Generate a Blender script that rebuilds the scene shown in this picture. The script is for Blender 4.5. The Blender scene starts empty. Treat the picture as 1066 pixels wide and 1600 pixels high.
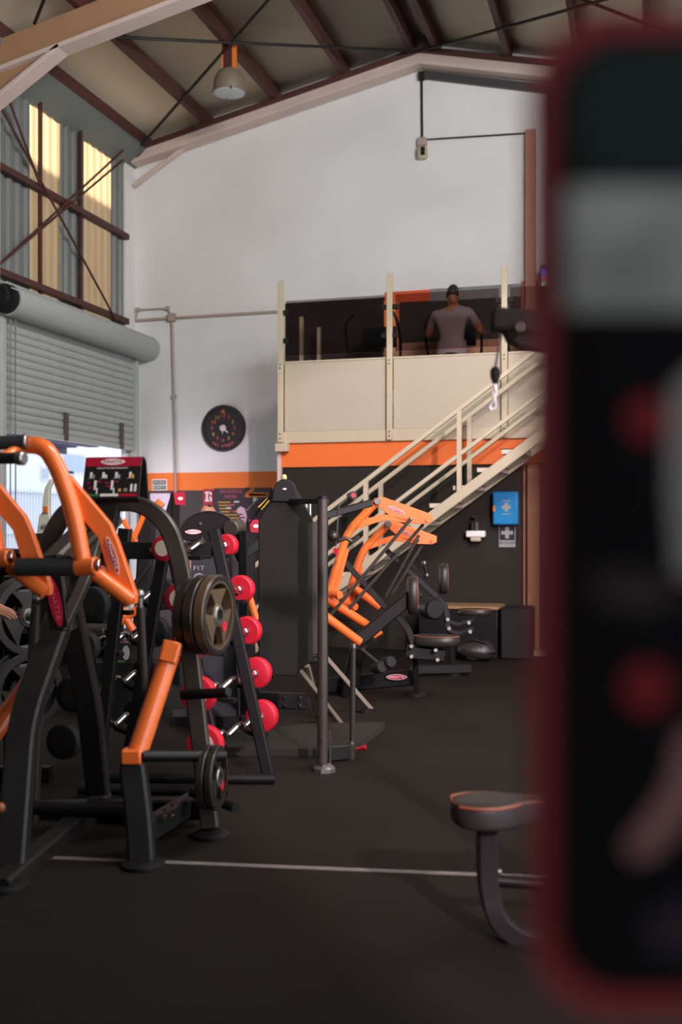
import bpy, math, random
from mathutils import Vector, Matrix
random.seed(7)
V = Vector
PI = math.pi
SC = bpy.context.scene
COL = SC.collection

# ------------------------------------------------------------------ camera, sky, lights, exposure
EYE = 1.33                       # camera height; the camera stands at the origin of the floor plan
YAW = math.radians(15.9)         # looks a little to the left of the hall's long axis (+Y)
FPX = 1680.0                     # focal length in pixels of a 1066 x 1600 frame
CS, SN = math.cos(YAW), math.sin(YAW)
cam_d = bpy.data.cameras.new('camera')
cam = bpy.data.objects.new('camera', cam_d); COL.objects.link(cam)
cam.location = (0, 0, EYE); cam.rotation_euler = (PI / 2, 0, YAW)
cam_d.sensor_fit = 'AUTO'; cam_d.sensor_width = 36.0
cam_d.lens = FPX / 1600 * 36.0
cam_d.shift_y = 22 / 1600
cam_d.clip_start = 0.05; cam_d.clip_end = 200
cam_d.dof.use_dof = True
cam_d.dof.focus_distance = 7.0
cam_d.dof.aperture_fstop = 1.75
cam_d.dof.aperture_blades = 9
SC.camera = cam

world = bpy.data.worlds.new('world'); SC.world = world
world.use_nodes = True
bg = world.node_tree.nodes['Background']
bg.inputs['Color'].default_value = (0.80, 0.88, 1.0, 1)
bg.inputs['Strength'].default_value = 1.7

def light(name, kind, loc, energy, color, target=None, size=None, size_y=None, rot=None):
    d = bpy.data.lights.new(name, kind); d.energy = energy; d.color = color
    o = bpy.data.objects.new(name, d); COL.objects.link(o); o.location = loc
    if kind == 'AREA':
        d.shape = 'RECTANGLE'; d.size = size; d.size_y = size_y or size
    if kind == 'SPOT' and size: d.shadow_soft_size = size
    if target is not None:
        o.rotation_euler = (V(target) - V(loc)).to_track_quat('-Z', 'Y').to_euler()
    if rot: o.rotation_euler = rot
    return o

# low sun from the left: strikes the upper part of the translucent sheets over the roof of the neighbouring building
sun = light('sun', 'SUN', (-20, 8, 12), 11.0, (1.0, 0.95, 0.86), target=(0, 8, 12 - 20 * 0.4865))
sun.data.angle = 0.01
# the tall open doorway in the right wall: soft daylight filling it
light('doorway_daylight', 'AREA', (1.9, 4.2, 2.5), 140, (1.0, 0.91, 0.82), target=(-6, 8.5, 7.5), size=6.5, size_y=4.2)
# fill lamp added high on the right wall to brighten upper walls and ceiling
light('upper_fill', 'AREA', (1.88, 5.6, 5.35), 880, (1.0, 0.98, 0.97), target=(-5.5, 11.5, 5.9), size=6.0, size_y=0.75)
# small lamp added outside to draw the pink patch, standing for a sun glint
light('patch_lamp', 'AREA', (6.0, -6.0, 6.14), 1900, (1.0, 0.72, 0.86), target=(-3.5, 11, 2.2), size=0.3)
# daylight under the half-raised roller shutter
light('shutter_daylight', 'AREA', (-6.75, 11.3, 1.15), 30, (0.93, 0.93, 1.0), target=(0, 10.5, 1.0), size=2.9, size_y=2.0)

SC.view_settings.view_transform = 'Standard'
SC.view_settings.look = 'None'
SC.view_settings.gamma = 1.0
SC.view_settings.use_curve_mapping = False
SC.view_settings.exposure = 0.0
SC.cycles.max_bounces = 8
SC.cycles.diffuse_bounces = 4
SC.cycles.transparent_max_bounces = 12
SC.cycles.sample_clamp_indirect = 4.0
SC.cycles.caustics_reflective = False
SC.cycles.caustics_refractive = False

# ------------------------------------------------------------------ plan-to-place helpers
CAM = V((0, 0, EYE)); FW = V((-SN, CS, 0)); RT = V((CS, SN, 0)); UP = V((0, 0, 1))
def P(px, py, w):                 # a point of the photograph at distance w along the view axis
    return CAM + FW * w + RT * ((px - 533) / FPX * w) + UP * ((822 - py) / FPX * w)
def ray(px, py):
    return FW + RT * ((px - 533) / FPX) + UP * ((822 - py) / FPX)
def onY(px, py, Y):  r = ray(px, py); return CAM + r * (Y / r.y)
def onX(px, py, X):  r = ray(px, py); return CAM + r * (X / r.x)
def onZ(px, py, Z):  r = ray(px, py); return CAM + r * ((Z - EYE) / r.z)
def UW(u, w, z=0.0): return FW * w + RT * u + UP * z     # right/forward of the camera, on the floor

# ------------------------------------------------------------------ materials
def lin(c): return c / 12.92 if c <= 0.04045 else ((c + 0.055) / 1.055) ** 2.4
def rgb(r, g, b): return (lin(r / 255), lin(g / 255), lin(b / 255), 1.0)
MATS = {}
def mat(name, col, rough=0.5, metal=0.0, var=0.12, scale=8.0, bump=0.0, bscale=60.0, coat=0.0, spec=0.5, rvar=0.1):
    m = bpy.data.materials.new(name); m.use_nodes = True
    nt = m.node_tree; n = nt.nodes; b = n['Principled BSDF']
    tc = n.new('ShaderNodeTexCoord')
    nz = n.new('ShaderNodeTexNoise'); nz.inputs['Scale'].default_value = scale; nz.inputs['Detail'].default_value = 5
    nt.links.new(tc.outputs['Object'], nz.inputs['Vector'])
    mx = n.new('ShaderNodeMix'); mx.data_type = 'RGBA'
    mx.inputs['A'].default_value = tuple(c * (1 - var) for c in col[:3]) + (1,)
    mx.inputs['B'].default_value = tuple(min(1, c * (1 + var)) for c in col[:3]) + (1,)
    nt.links.new(nz.outputs['Fac'], mx.inputs['Factor'])
    nt.links.new(mx.outputs['Result'], b.inputs['Base Color'])
    mr = n.new('ShaderNodeMapRange'); mr.inputs['To Min'].default_value = max(0, rough - rvar); mr.inputs['To Max'].default_value = min(1, rough + rvar)
    nt.links.new(nz.outputs['Fac'], mr.inputs['Value']); nt.links.new(mr.outputs['Result'], b.inputs['Roughness'])
    b.inputs['Metallic'].default_value = metal
    b.inputs['Coat Weight'].default_value = coat
    b.inputs['Specular IOR Level'].default_value = spec
    if bump:
        n2 = n.new('ShaderNodeTexNoise'); n2.inputs['Scale'].default_value = bscale; n2.inputs['Detail'].default_value = 3
        nt.links.new(tc.outputs['Object'], n2.inputs['Vector'])
        bp = n.new('ShaderNodeBump'); bp.inputs['Strength'].default_value = bump; bp.inputs['Distance'].default_value = 0.01
        nt.links.new(n2.outputs['Fac'], bp.inputs['Height']); nt.links.new(bp.outputs['Normal'], b.inputs['Normal'])
    MATS[name] = m
    return m
def band_mat(name, stops, axis='Z', rough=0.7, var=0.08, bump=0.15, bscale=25, scale=1.5):   # painted bands by height
    m = mat(name, (0.5, 0.5, 0.5, 1), rough, var=var, bump=bump, bscale=bscale)
    nt = m.node_tree; n = nt.nodes; b = n['Principled BSDF']
    g = n.new('ShaderNodeNewGeometry'); sp = n.new('ShaderNodeSeparateXYZ'); nt.links.new(g.outputs['Position'], sp.inputs[0])
    mr = n.new('ShaderNodeMapRange'); mr.inputs['From Max'].default_value = 10.0; nt.links.new(sp.outputs[axis], mr.inputs['Value'])
    cr = n.new('ShaderNodeValToRGB'); cr.color_ramp.interpolation = 'CONSTANT'
    e = cr.color_ramp.elements
    e[0].position = 0; e[0].color = stops[0][1]
    e[1].position = stops[1][0] / 10; e[1].color = stops[1][1]
    for z, c in stops[2:]:
        k = e.new(z / 10); k.color = c
    nt.links.new(mr.outputs[0], cr.inputs[0])
    nz = n.new('ShaderNodeTexNoise'); nz.inputs['Scale'].default_value = scale; nz.inputs['Detail'].default_value = 6
    nt.links.new(g.outputs['Position'], nz.inputs['Vector'])
    m2 = n.new('ShaderNodeMapRange'); m2.inputs['To Min'].default_value = 1 - 2 * var; m2.inputs['To Max'].default_value = 1 + var
    m2.inputs['From Min'].default_value = 0.3; m2.inputs['From Max'].default_value = 0.7
    nt.links.new(nz.outputs['Fac'], m2.inputs['Value'])
    vm = n.new('ShaderNodeVectorMath'); vm.operation = 'SCALE'
    nt.links.new(cr.outputs[0], vm.inputs[0]); nt.links.new(m2.outputs[0], vm.inputs['Scale'])
    nt.links.new(vm.outputs[0], b.inputs['Base Color'])
    return m
def glow(name, col, strength):
    m = bpy.data.materials.new(name); m.use_nodes = True; b = m.node_tree.nodes['Principled BSDF']
    b.inputs['Base Color'].default_value = col; b.inputs['Emission Color'].default_value = col; b.inputs['Emission Strength'].default_value = strength
    return m

BLACK   = mat('black_powder_coat', rgb(20, 19, 19), 0.45, spec=0.3, var=0.15, bump=0.05, bscale=300)
FRAME   = mat('anthracite_powder_coat', rgb(34, 32, 31), 0.42, spec=0.25, var=0.12, bump=0.05, bscale=300)
BRONZE  = mat('bronze_grey_powder_coat', rgb(66, 60, 54), 0.4, metal=0.3, var=0.12)
ORANGE  = mat('orange_enamel', rgb(236, 112, 48), 0.28, var=0.06, scale=5, coat=0.3)
RED     = mat('red_rubber', rgb(192, 22, 44), 0.5, var=0.08)
REDP    = mat('red_print', rgb(176, 24, 52), 0.45, var=0.05)
RUBBER  = mat('black_rubber', rgb(20, 19, 19), 0.7, spec=0.35, var=0.2, bump=0.1, bscale=200)
FOAM    = mat('black_foam', rgb(22, 22, 23), 0.8, var=0.2, bump=0.15, bscale=250)
LEATHER = mat('black_leather', rgb(44, 41, 38), 0.38, var=0.15, bump=0.12, bscale=180)
PIPING  = mat('orange_piping', rgb(126, 68, 40), 0.5)
CHROME  = mat('chrome', rgb(205, 203, 200), 0.16, metal=1.0, var=0.05)
STEEL   = mat('brushed_steel', rgb(150, 148, 146), 0.35, metal=0.9, var=0.1)
GALV    = mat('galvanised_steel', rgb(172, 178, 176), 0.5, metal=0.1, var=0.12, scale=6)
PLATE   = mat('plate_rubber', rgb(40, 36, 33), 0.36, var=0.2)
LBRONZE = mat('pale_bronze_steel', rgb(132, 120, 106), 0.38, metal=0.3, var=0.12)
PLATEB  = mat('plate_bronze_face', rgb(104, 86, 66), 0.42, metal=0.35, var=0.2)
CREAM   = mat('cream_enamel', rgb(190, 179, 152), 0.5, var=0.05)
CREAMP  = mat('cream_panel', rgb(180, 172, 150), 0.55, var=0.05, bump=0.04, bscale=80)
WHITE   = mat('white_paint', rgb(226, 224, 222), 0.6, var=0.05)
WHITEP  = mat('white_print', rgb(238, 234, 228), 0.5, var=0.03)
OXIDE   = mat('oxide_red_primer', rgb(74, 40, 36), 0.6, var=0.25, bump=0.1)
RAFTER  = mat('rafter_primer_lit', rgb(164, 126, 96), 0.6, var=0.12, bump=0.06)  # red-brown primer with its warm lit tone mixed into the colour
PINKW   = mat('aged_white_paint', rgb(205, 186, 178), 0.6, var=0.15, scale=3)
CEIL    = mat('ceiling_panel', rgb(224, 212, 188), 0.7, var=0.1, scale=1.2, bump=0.05)
FLOORM  = mat('rubber_floor', rgb(33, 29, 25), 0.7, var=0.45, scale=1.3, bump=0.4, bscale=140, spec=0.12)
PLATF   = mat('platform_rubber', rgb(42, 39, 33), 0.8, spec=0.25, var=0.2, scale=4, bump=0.3, bscale=150)
TEXTURE = mat('textured_black_board', rgb(24, 23, 19), 0.7, spec=0.3, var=0.2, scale=5, bump=0.25, bscale=220)
DARKW   = mat('wall_charcoal', rgb(58, 54, 50), 0.6, var=0.15, scale=2)
ORANGEW = mat('wall_orange', rgb(228, 112, 44), 0.6, var=0.06, scale=3)
BLUE    = mat('blue_plastic', rgb(20, 128, 186), 0.4, var=0.06)
TAN     = mat('tan_paint', rgb(150, 118, 82), 0.5, var=0.15)
WOODJ   = mat('door_jamb_brown', rgb(150, 108, 76), 0.5, var=0.15)
GREENP  = mat('green_print', rgb(52, 110, 60), 0.5)
GREYP   = mat('grey_print', rgb(150, 150, 148), 0.5)
YELLOWP = mat('yellow_print', rgb(222, 178, 60), 0.5)
ORANGEP = mat('orange_print', rgb(222, 120, 50), 0.5)
PINKP   = mat('pink_print', rgb(214, 96, 120), 0.5)
BLACKP  = mat('black_print', rgb(28, 27, 28), 0.45, var=0.1)
PLUM    = mat('plum_print', rgb(58, 42, 50), 0.5, var=0.1)
SKIN    = mat('skin', rgb(186, 132, 106), 0.5, var=0.08)
SKINB   = mat('skin_tan', rgb(170, 118, 88), 0.45, var=0.08)
HAIR    = mat('dark_hair', rgb(34, 27, 24), 0.6, var=0.25, scale=60)
SHIRT   = mat('grey_shirt', rgb(146, 138, 140), 0.85, var=0.12, scale=12, bump=0.3, bscale=14)
TEE     = mat('black_shirt', rgb(34, 34, 36), 0.85, var=0.2)
TROUS   = mat('dark_trousers', rgb(34, 38, 42), 0.85, var=0.15)
SHOE    = mat('dark_shoe', rgb(40, 38, 38), 0.6, var=0.2)
SMOKE   = mat('frosted_plum', rgb(70, 44, 48), 0.3, var=0.1)

def glass_mat(name, tint, alpha):
    m = bpy.data.materials.new(name); m.use_nodes = True; nt = m.node_tree; n = nt.nodes
    out = n['Material Output']; n.remove(n['Principled BSDF'])
    tr = n.new('ShaderNodeBsdfTransparent'); tr.inputs[0].default_value = tint
    gl = n.new('ShaderNodeBsdfGlossy'); gl.inputs['Roughness'].default_value = 0.03; gl.inputs[0].default_value = (1, 1, 1, 1)
    lw = n.new('ShaderNodeFresnel'); lw.inputs['IOR'].default_value = alpha
    mx = n.new('ShaderNodeMixShader')
    nt.links.new(lw.outputs[0], mx.inputs[0]); nt.links.new(tr.outputs[0], mx.inputs[1]); nt.links.new(gl.outputs[0], mx.inputs[2])
    nt.links.new(mx.outputs[0], out.inputs['Surface'])
    return m
SMOKEGLASS = glass_mat('smoked_glass', (0.66, 0.61, 0.60, 1), 1.22)
CLEARGLASS = glass_mat('lamp_glass', (0.75, 0.78, 0.8, 1), 1.5)
def translucent_mat(name, col):
    m = bpy.data.materials.new(name); m.use_nodes = True; nt = m.node_tree; n = nt.nodes
    out = n['Material Output']; n.remove(n['Principled BSDF'])
    t = n.new('ShaderNodeBsdfTranslucent'); d = n.new('ShaderNodeBsdfDiffuse')
    tc = n.new('ShaderNodeTexCoord'); nz = n.new('ShaderNodeTexNoise'); nz.inputs['Scale'].default_value = 3.0
    mp = n.new('ShaderNodeMapping'); mp.inputs['Scale'].default_value = (1, 6, 0.4)
    nt.links.new(tc.outputs['Object'], mp.inputs[0]); nt.links.new(mp.outputs[0], nz.inputs['Vector'])
    mx0 = n.new('ShaderNodeMix'); mx0.data_type = 'RGBA'
    mx0.inputs['A'].default_value = tuple(c * 0.85 for c in col[:3]) + (1,); mx0.inputs['B'].default_value = col
    nt.links.new(nz.outputs['Fac'], mx0.inputs['Factor'])
    nt.links.new(mx0.outputs['Result'], t.inputs[0]); nt.links.new(mx0.outputs['Result'], d.inputs[0])
    mx = n.new('ShaderNodeMixShader'); mx.inputs[0].default_value = 0.25
    nt.links.new(t.outputs[0], mx.inputs[1]); nt.links.new(d.outputs[0], mx.inputs[2])
    nt.links.new(mx.outputs[0], out.inputs['Surface'])
    return m
FIBRE = translucent_mat('translucent_sheet', rgb(206, 174, 132))

# ------------------------------------------------------------------ mesh builder
def perp(t, ref):
    ref = V(ref)
    s = t.cross(ref)
    if s.length < 1e-4:
        ref = V((1, 0, 0)) if abs(t.x) < 0.9 else V((0, 1, 0)); s = t.cross(ref)
    s.normalize(); u = s.cross(t).normalized()
    return s, u
def fillet(pts, rad, n=6):
    pts = [V(p) for p in pts]
    out = [pts[0]]
    for i in range(1, len(pts) - 1):
        a, b, c = pts[i - 1], pts[i], pts[i + 1]
        d1, d2 = (a - b), (c - b)
        r = min(rad, d1.length * 0.48, d2.length * 0.48)
        p, q = b + d1.normalized() * r, b + d2.normalized() * r
        for k in range(n + 1):
            t = k / n
            out.append(p * (1 - t) ** 2 + b * 2 * t * (1 - t) + q * t * t)
    out.append(pts[-1])
    return out
class MB:
    def __init__(s): s.v = []; s.f = []
    def add(s, vs, fs):
        o = len(s.v); s.v += [V(p) for p in vs]; s.f += [tuple(i + o for i in f) for f in fs]; return s
    def sweep(s, pts, prof, ref=(0, 0, 1), closed=False, cap=True, scales=None):
        pts = [V(p) for p in pts]; n = len(pts); m = len(prof); vs = []; fs = []
        su = None
        for i, p in enumerate(pts):
            if closed: a, b = pts[i - 1], pts[(i + 1) % n]; t1, t2 = (p - a).normalized(), (b - p).normalized()
            else:
                t1 = (p - pts[i - 1]).normalized() if i else (pts[1] - p).normalized()
                t2 = (pts[i + 1] - p).normalized() if i < n - 1 else t1
            t = (t1 + t2).normalized() if (t1 + t2).length > 1e-6 else t1
            if ref == 'pt':
                if su is None: sd, u = perp(t, (0, 0, 1) if abs(t.z) < 0.9 else (0, 1, 0))
                else:
                    sd = su - t * su.dot(t); sd.normalize(); u = sd.cross(t).normalized()
                su = sd
            else: sd, u = perp(t, ref)
            k = 1 / max(0.5, math.sqrt(max(0.05, (1 + t1.dot(t2)) / 2)))
            bend = t2 - t1
            for (x, y) in prof:
                sc = scales[i] if scales else 1.0
                o = sd * x * sc + u * y * sc
                if bend.length > 1e-4:
                    bn = bend.normalized(); o = o + bn * o.dot(bn) * (k - 1)
                vs.append(p + o)
        for i in range(n if closed else n - 1):
            j = (i + 1) % n
            for q in range(m):
                r = (q + 1) % m
                fs.append((i * m + q, i * m + r, j * m + r, j * m + q))
        if cap and not closed:
            fs.append(tuple(range(m - 1, -1, -1))); fs.append(tuple((n - 1) * m + q for q in range(m)))
        return s.add(vs, fs)
    def beam(s, pts, w, h, ref=(0, 0, 1), rad=0.0, n=6):
        if rad: pts = fillet(pts, rad, n)
        c = min(w, h) * 0.12
        a, b = w / 2, h / 2
        prof = [(-a + c, -b), (a - c, -b), (a, -b + c), (a, b - c), (a - c, b), (-a + c, b), (-a, b - c), (-a, -b + c)]
        return s.sweep(pts, prof, ref)
    def tube(s, pts, r, seg=14, rad=0.0, n=6, closed=False, scales=None):
        if rad: pts = fillet(pts, rad, n)
        prof = [(r * math.cos(2 * PI * k / seg), r * math.sin(2 * PI * k / seg)) for k in range(seg)]
        return s.sweep(pts, prof, 'pt', closed=closed, scales=scales)
    def box(s, c, sx, sy, sz, ax=None):
        c = V(c); ax = ax or (V((1, 0, 0)), V((0, 1, 0)), V((0, 0, 1)))
        vs = [c + ax[0] * sx / 2 * i + ax[1] * sy / 2 * j + ax[2] * sz / 2 * k for k in (-1, 1) for j in (-1, 1) for i in (-1, 1)]
        return s.add(vs, [(0, 2, 3, 1), (4, 5, 7, 6), (0, 1, 5, 4), (2, 6, 7, 3), (0, 4, 6, 2), (1, 3, 7, 5)])
    def bounds(s, x0, x1, y0, y1, z0, z1):
        return s.box(((x0 + x1) / 2, (y0 + y1) / 2, (z0 + z1) / 2), abs(x1 - x0), abs(y1 - y0), abs(z1 - z0))
    def lathe(s, c, axis, prof, seg=28, cap=True):      # prof: (distance along axis, radius)
        c = V(c); axis = V(axis).normalized(); sd, u = perp(axis, (0, 0, 1) if abs(axis.z) < 0.9 else (0, 1, 0))
        vs = []; fs = []; m = seg
        for (d, r) in prof:
            for k in range(seg):
                a = 2 * PI * k / seg; vs.append(c + axis * d + (sd * math.cos(a) + u * math.sin(a)) * max(r, 1e-4))
        for i in range(len(prof) - 1):
            for q in range(m):
                r = (q + 1) % m; fs.append((i * m + q, i * m + r, (i + 1) * m + r, (i + 1) * m + q))
        if cap:
            fs.append(tuple(range(m - 1, -1, -1))); fs.append(tuple((len(prof) - 1) * m + q for q in range(m)))
        return s.add(vs, fs)
    def cyl(s, a, b, r, seg=18, r2=None, ch=0.0):
        a, b = V(a), V(b); L = (b - a).length; r2 = r if r2 is None else r2
        pr = [(0, r), (L, r2)] if not ch else [(0, r - ch), (ch, r), (L - ch, r2), (L, r2 - ch)]
        return s.lathe(a, b - a, pr, seg)
    def prism(s, outline, ext):
        o = [V(p) for p in outline]; e = V(ext); n = len(o)
        fs = [tuple(range(n)), tuple(range(2 * n - 1, n - 1, -1))]
        fs += [(i, i + n, (i + 1) % n + n, (i + 1) % n) for i in range(n)]
        fs = [tuple(reversed(f)) for f in fs]
        return s.add(o + [p + e for p in o], fs)
    def ball(s, c, rx, ry=None, rz=None, seg=16, rings=10, ax=None):
        c = V(c); ry = ry or rx; rz = rz or rx; ax = ax or (V((1, 0, 0)), V((0, 1, 0)), V((0, 0, 1)))
        vs = []; fs = []
        for i in range(rings + 1):
            th = PI * i / rings
            for k in range(seg):
                a = 2 * PI * k / seg
                vs.append(c + ax[0] * rx * math.sin(th) * math.cos(a) + ax[1] * ry * math.sin(th) * math.sin(a) + ax[2] * rz * math.cos(th))
        for i in range(rings):
            for k in range(seg):
                r = (k + 1) % seg; fs.append((i * seg + k, (i + 1) * seg + k, (i + 1) * seg + r, i * seg + r))
        return s.add(vs, fs)
    def ring(s, c, axis, r0, r1, th, seg=40):
        c = V(c); axis = V(axis).normalized()
        return s.lathe(c - axis * th / 2, axis, [(0, r0), (0, r1 - 0.004), (0.004, r1), (th - 0.004, r1), (th, r1 - 0.004), (th, r0), (0, r0)], seg, cap=False)
    def mesh(s, name, origin=(0, 0, 0), ang=35):
        o = V(origin); me = bpy.data.meshes.new(name)
        me.from_pydata([tuple(p - o) for p in s.v], [], s.f); me.validate(); me.update()
        import bmesh
        bm = bmesh.new(); bm.from_mesh(me); bmesh.ops.remove_doubles(bm, verts=bm.verts, dist=1e-5)
        bmesh.ops.recalc_face_normals(bm, faces=bm.faces); bm.to_mesh(me); bm.free()
        me.polygons.foreach_set('use_smooth', [True] * len(me.polygons))
        try: me.set_sharp_from_angle(angle=math.radians(ang))
        except Exception: pass
        me.update()
        return me
    def build(s, name, m, parent=None, origin=None, label=None, bevel=0.0, ang=35):
        wl = world_loc(parent) if parent else V((0, 0, 0))
        base = V(origin) if origin is not None else wl
        me = s.mesh(name, base, ang)
        o = bpy.data.objects.new(name, me); COL.objects.link(o)
        me.materials.append(m)
        o.location = base - wl if parent else base
        if parent: o.parent = parent
        if label: o['label'] = label
        if bevel:
            b = o.modifiers.new('bevel', 'BEVEL'); b.width = bevel; b.segments = 2; b.limit_method = 'ANGLE'; b.angle_limit = math.radians(50)
        return o
def world_loc(o):
    l = V(o.location)
    while o.parent: o = o.parent; l = l + V(o.location)
    return l
def thing(name, label, cat, loc=(0, 0, 0), group=None):
    o = bpy.data.objects.new(name, None); COL.objects.link(o); o.location = loc; o.empty_display_size = 0.1
    o['label'] = label; o['category'] = cat
    if group: o['group'] = group
    return o
def tag(o, label, cat, group=None):
    o['label'] = label; o['category'] = cat
    if group: o['group'] = group
    return o
def struct(o): o['kind'] = 'structure'; return o
def sempty(name, loc=(0, 0, 0)):
    o = bpy.data.objects.new(name, None); COL.objects.link(o); o.location = loc; o['kind'] = 'structure'; return o
def copy_tree(o, parent=None):
    c = o.copy(); COL.objects.link(c); c.parent = parent
    for ch in list(o.children):
        if ch.name != c.name: copy_tree(ch, c)
    return c

def text(s, size, m, parent, pos, right, up, name='lettering', th=0.001, align='CENTER', wide=1.0, width=None, height=None):
    cu = bpy.data.curves.new('txt', 'FONT'); cu.body = s; cu.size = size; cu.align_x = align; cu.align_y = 'CENTER'; cu.extrude = th; cu.resolution_u = 2
    t = bpy.data.objects.new('txt', cu); COL.objects.link(t)
    bpy.context.view_layer.update()
    me = bpy.data.meshes.new_from_object(t.evaluated_get(bpy.context.evaluated_depsgraph_get()))
    bpy.data.objects.remove(t)
    xs = [v.co.x for v in me.vertices]; ys = [v.co.y for v in me.vertices]
    kx = wide; ky = 1.0
    if width and xs: kx = width / (max(xs) - min(xs)); ky = kx if not height else height / (max(ys) - min(ys))
    right = V(right).normalized(); up = V(up).normalized(); nrm = right.cross(up)
    base = world_loc(parent)
    for v in me.vertices:
        v.co = V(pos) - base + right * v.co.x * kx + up * v.co.y * ky + nrm * v.co.z
    me.materials.clear(); me.materials.append(m); me.name = name
    o = bpy.data.objects.new(name, me); COL.objects.link(o); o.parent = parent
    return o
def flat(outline, nrm, th, name, m, parent, label=None):
    return MB().prism([V(p) for p in outline], V(nrm).normalized() * th).build(name, m, parent, label=label)
def rect(c, r, u, w, h): c = V(c); r = V(r).normalized(); u = V(u).normalized(); return [c - r * w / 2 - u * h / 2, c + r * w / 2 - u * h / 2, c + r * w / 2 + u * h / 2, c - r * w / 2 + u * h / 2]
def ellipse(c, r, u, a, b, n=28, sharp=1.0):
    c = V(c); r = V(r).normalized(); u = V(u).normalized(); out = []
    for k in range(n):
        t = 2 * PI * k / n; ca, sa = math.cos(t), math.sin(t)
        out.append(c + r * a * ca + u * b * math.copysign(abs(sa) ** sharp, sa))
    return out
def logo(parent, c, r, u, w, h, red=True, word='PANATTA', plain=False):   # oval maker's badge
    r = V(r).normalized(); u = V(u).normalized(); n = r.cross(u); c = V(c)
    b = flat(ellipse(c, r, u, w / 2, h / 2, sharp=1.3), n, 0.002, 'badge', REDP if plain or not red else WHITEP, parent, 'oval badge with lettering')
    flat(ellipse(c + n * 0.002, r, u, w / 2 * 0.93, h / 2 * 0.86, sharp=1.3), n, 0.001, 'badge_face', REDP if red else WHITEP, b)
    text(word, h * 0.5, PINKP if plain else (WHITEP if red else REDP), b, c + n * 0.0035, r, u, width=w * 0.72, height=h * 0.4)
    return b
# ================================================================== THE SETTING
XL, XR, YB, YF = -6.6, 2.0, 13.0, -4.2      # left wall, right wall, back (gable) wall, wall behind the camera
RX, RZ, SL = -2.66, 7.11, 0.222             # ridge line, underside of purlins at the ridge, roof slope
YP = 9.63                                   # nearer portal frame
YM = 11.3                                   # front of the mezzanine
def rz(x): return RZ - SL * abs(x - RX)

fl = MB().bounds(XL - 0.1, XR + 0.1, YF, YB + 0.1, -0.08, 0.0).build('floor', FLOORM); struct(fl)
a, b = onZ(76, 1340, 0), onZ(760, 1367, 0); d = (b - a).normalized(); s_ = V((-d.y, d.x, 0))
LINEM = mat('worn_white_line', rgb(112, 105, 98), 0.8, var=0.4, scale=20)
ln = MB().prism([a - d * 1.2 - s_ * 0.018, b + d * 1.2 - s_ * 0.018, b + d * 1.2 + s_ * 0.018, a - d * 1.2 + s_ * 0.018], (0, 0, 0.0015)).build('floor_line', LINEM, fl)

# gable wall: white plaster, orange band, charcoal below
zb0, zb1 = onY(330, 766, YB).z, onY(330, 739, YB).z
WALLM = band_mat('gable_wall_paint', [(0, rgb(66, 58, 60)), (zb0, rgb(240, 122, 48)), (zb1, rgb(225, 225, 225))], var=0.05, scale=0.9)
wb = MB().prism([(XL, YB, 0), (XR, YB, 0), (XR, YB, rz(XR) + 0.15), (RX, YB, RZ + 0.15), (XL, YB, rz(XL) + 0.15)], (0, 0.15, 0)).build('wall_back', WALLM); struct(wb)
struct(MB().bounds(XL - 0.1, XR + 0.1, YF - 0.15, YF, 0, 7.3).build('wall_front', mat('front_wall_paint', rgb(170, 164, 158), 0.7)))
wr = sempty('wall_right')
RW = mat('right_wall_paint', rgb(170, 162, 155), 0.7, var=0.1)
for nm, y0, y1, z0, z1 in (('wall_panel', YF, -0.8, 0, 6.3), ('wall_panel', 7.5, YB, 0, 6.3), ('lintel', -0.8, 7.5, 4.92, 5.0), ('wall_panel', -0.8, 8.5, 5.75, 6.3)):
    MB().bounds(XR, XR + 0.15, y0, y1, z0, z1).build(nm, RW, wr)

for k in range(9): MB().bounds(XR + 0.05, XR + 0.08, -0.8 + k * 0.93, -0.8 + k * 0.93 + 0.91, 5.0, 5.75).build('translucent_sheet', FIBRE, wr)  # unseen sheets added to go with the upper fill lamp
# roof panels
ce = MB()
t_ = 0.16
for x0, x1 in ((XL - 0.2, RX), (RX, XR + 0.2)):
    ce.prism([(x0, YF, rz(x0) + t_), (x1, YF, rz(x1) + t_), (x1, YF, rz(x1) + t_ + 0.05), (x0, YF, rz(x0) + t_ + 0.05)], (0, YB - YF + 0.2, 0))
ce = ce.build('ceiling', CEIL); struct(ce)
# purlins along the hall
pur_px = [(228, 228), (325, 195), (432, 163), (540, 125), (645, 92), (683, 92), (795, 100), (905, 118), (1010, 135)]
for i, (px, py) in enumerate(pur_px):
    x = onY(px, py, 12.9).x
    z = rz(x) + t_ / 2
    MB().prism([(x - 0.035, YF, z - 0.07), (x + 0.035, YF, z - 0.07), (x + 0.035, YF, z + 0.08), (x - 0.035, YF, z + 0.08)], (0, YB - YF, 0)).build('purlin', OXIDE, ce)
# grey gutter box along the left eave
gx0, gx1 = XL, XL + 0.28
MB().prism([(gx0, YF, rz(gx0) - 0.22), (gx1, YF, rz(gx1) - 0.05), (gx1, YF, rz(gx1) + 0.12), (gx0, YF, rz(gx0) + 0.12)], (0, YB - YF - 0.02, 0)).build('eave_gutter', mat('gutter_grey', rgb(104, 110, 108), 0.5, var=0.1), ce)

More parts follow.
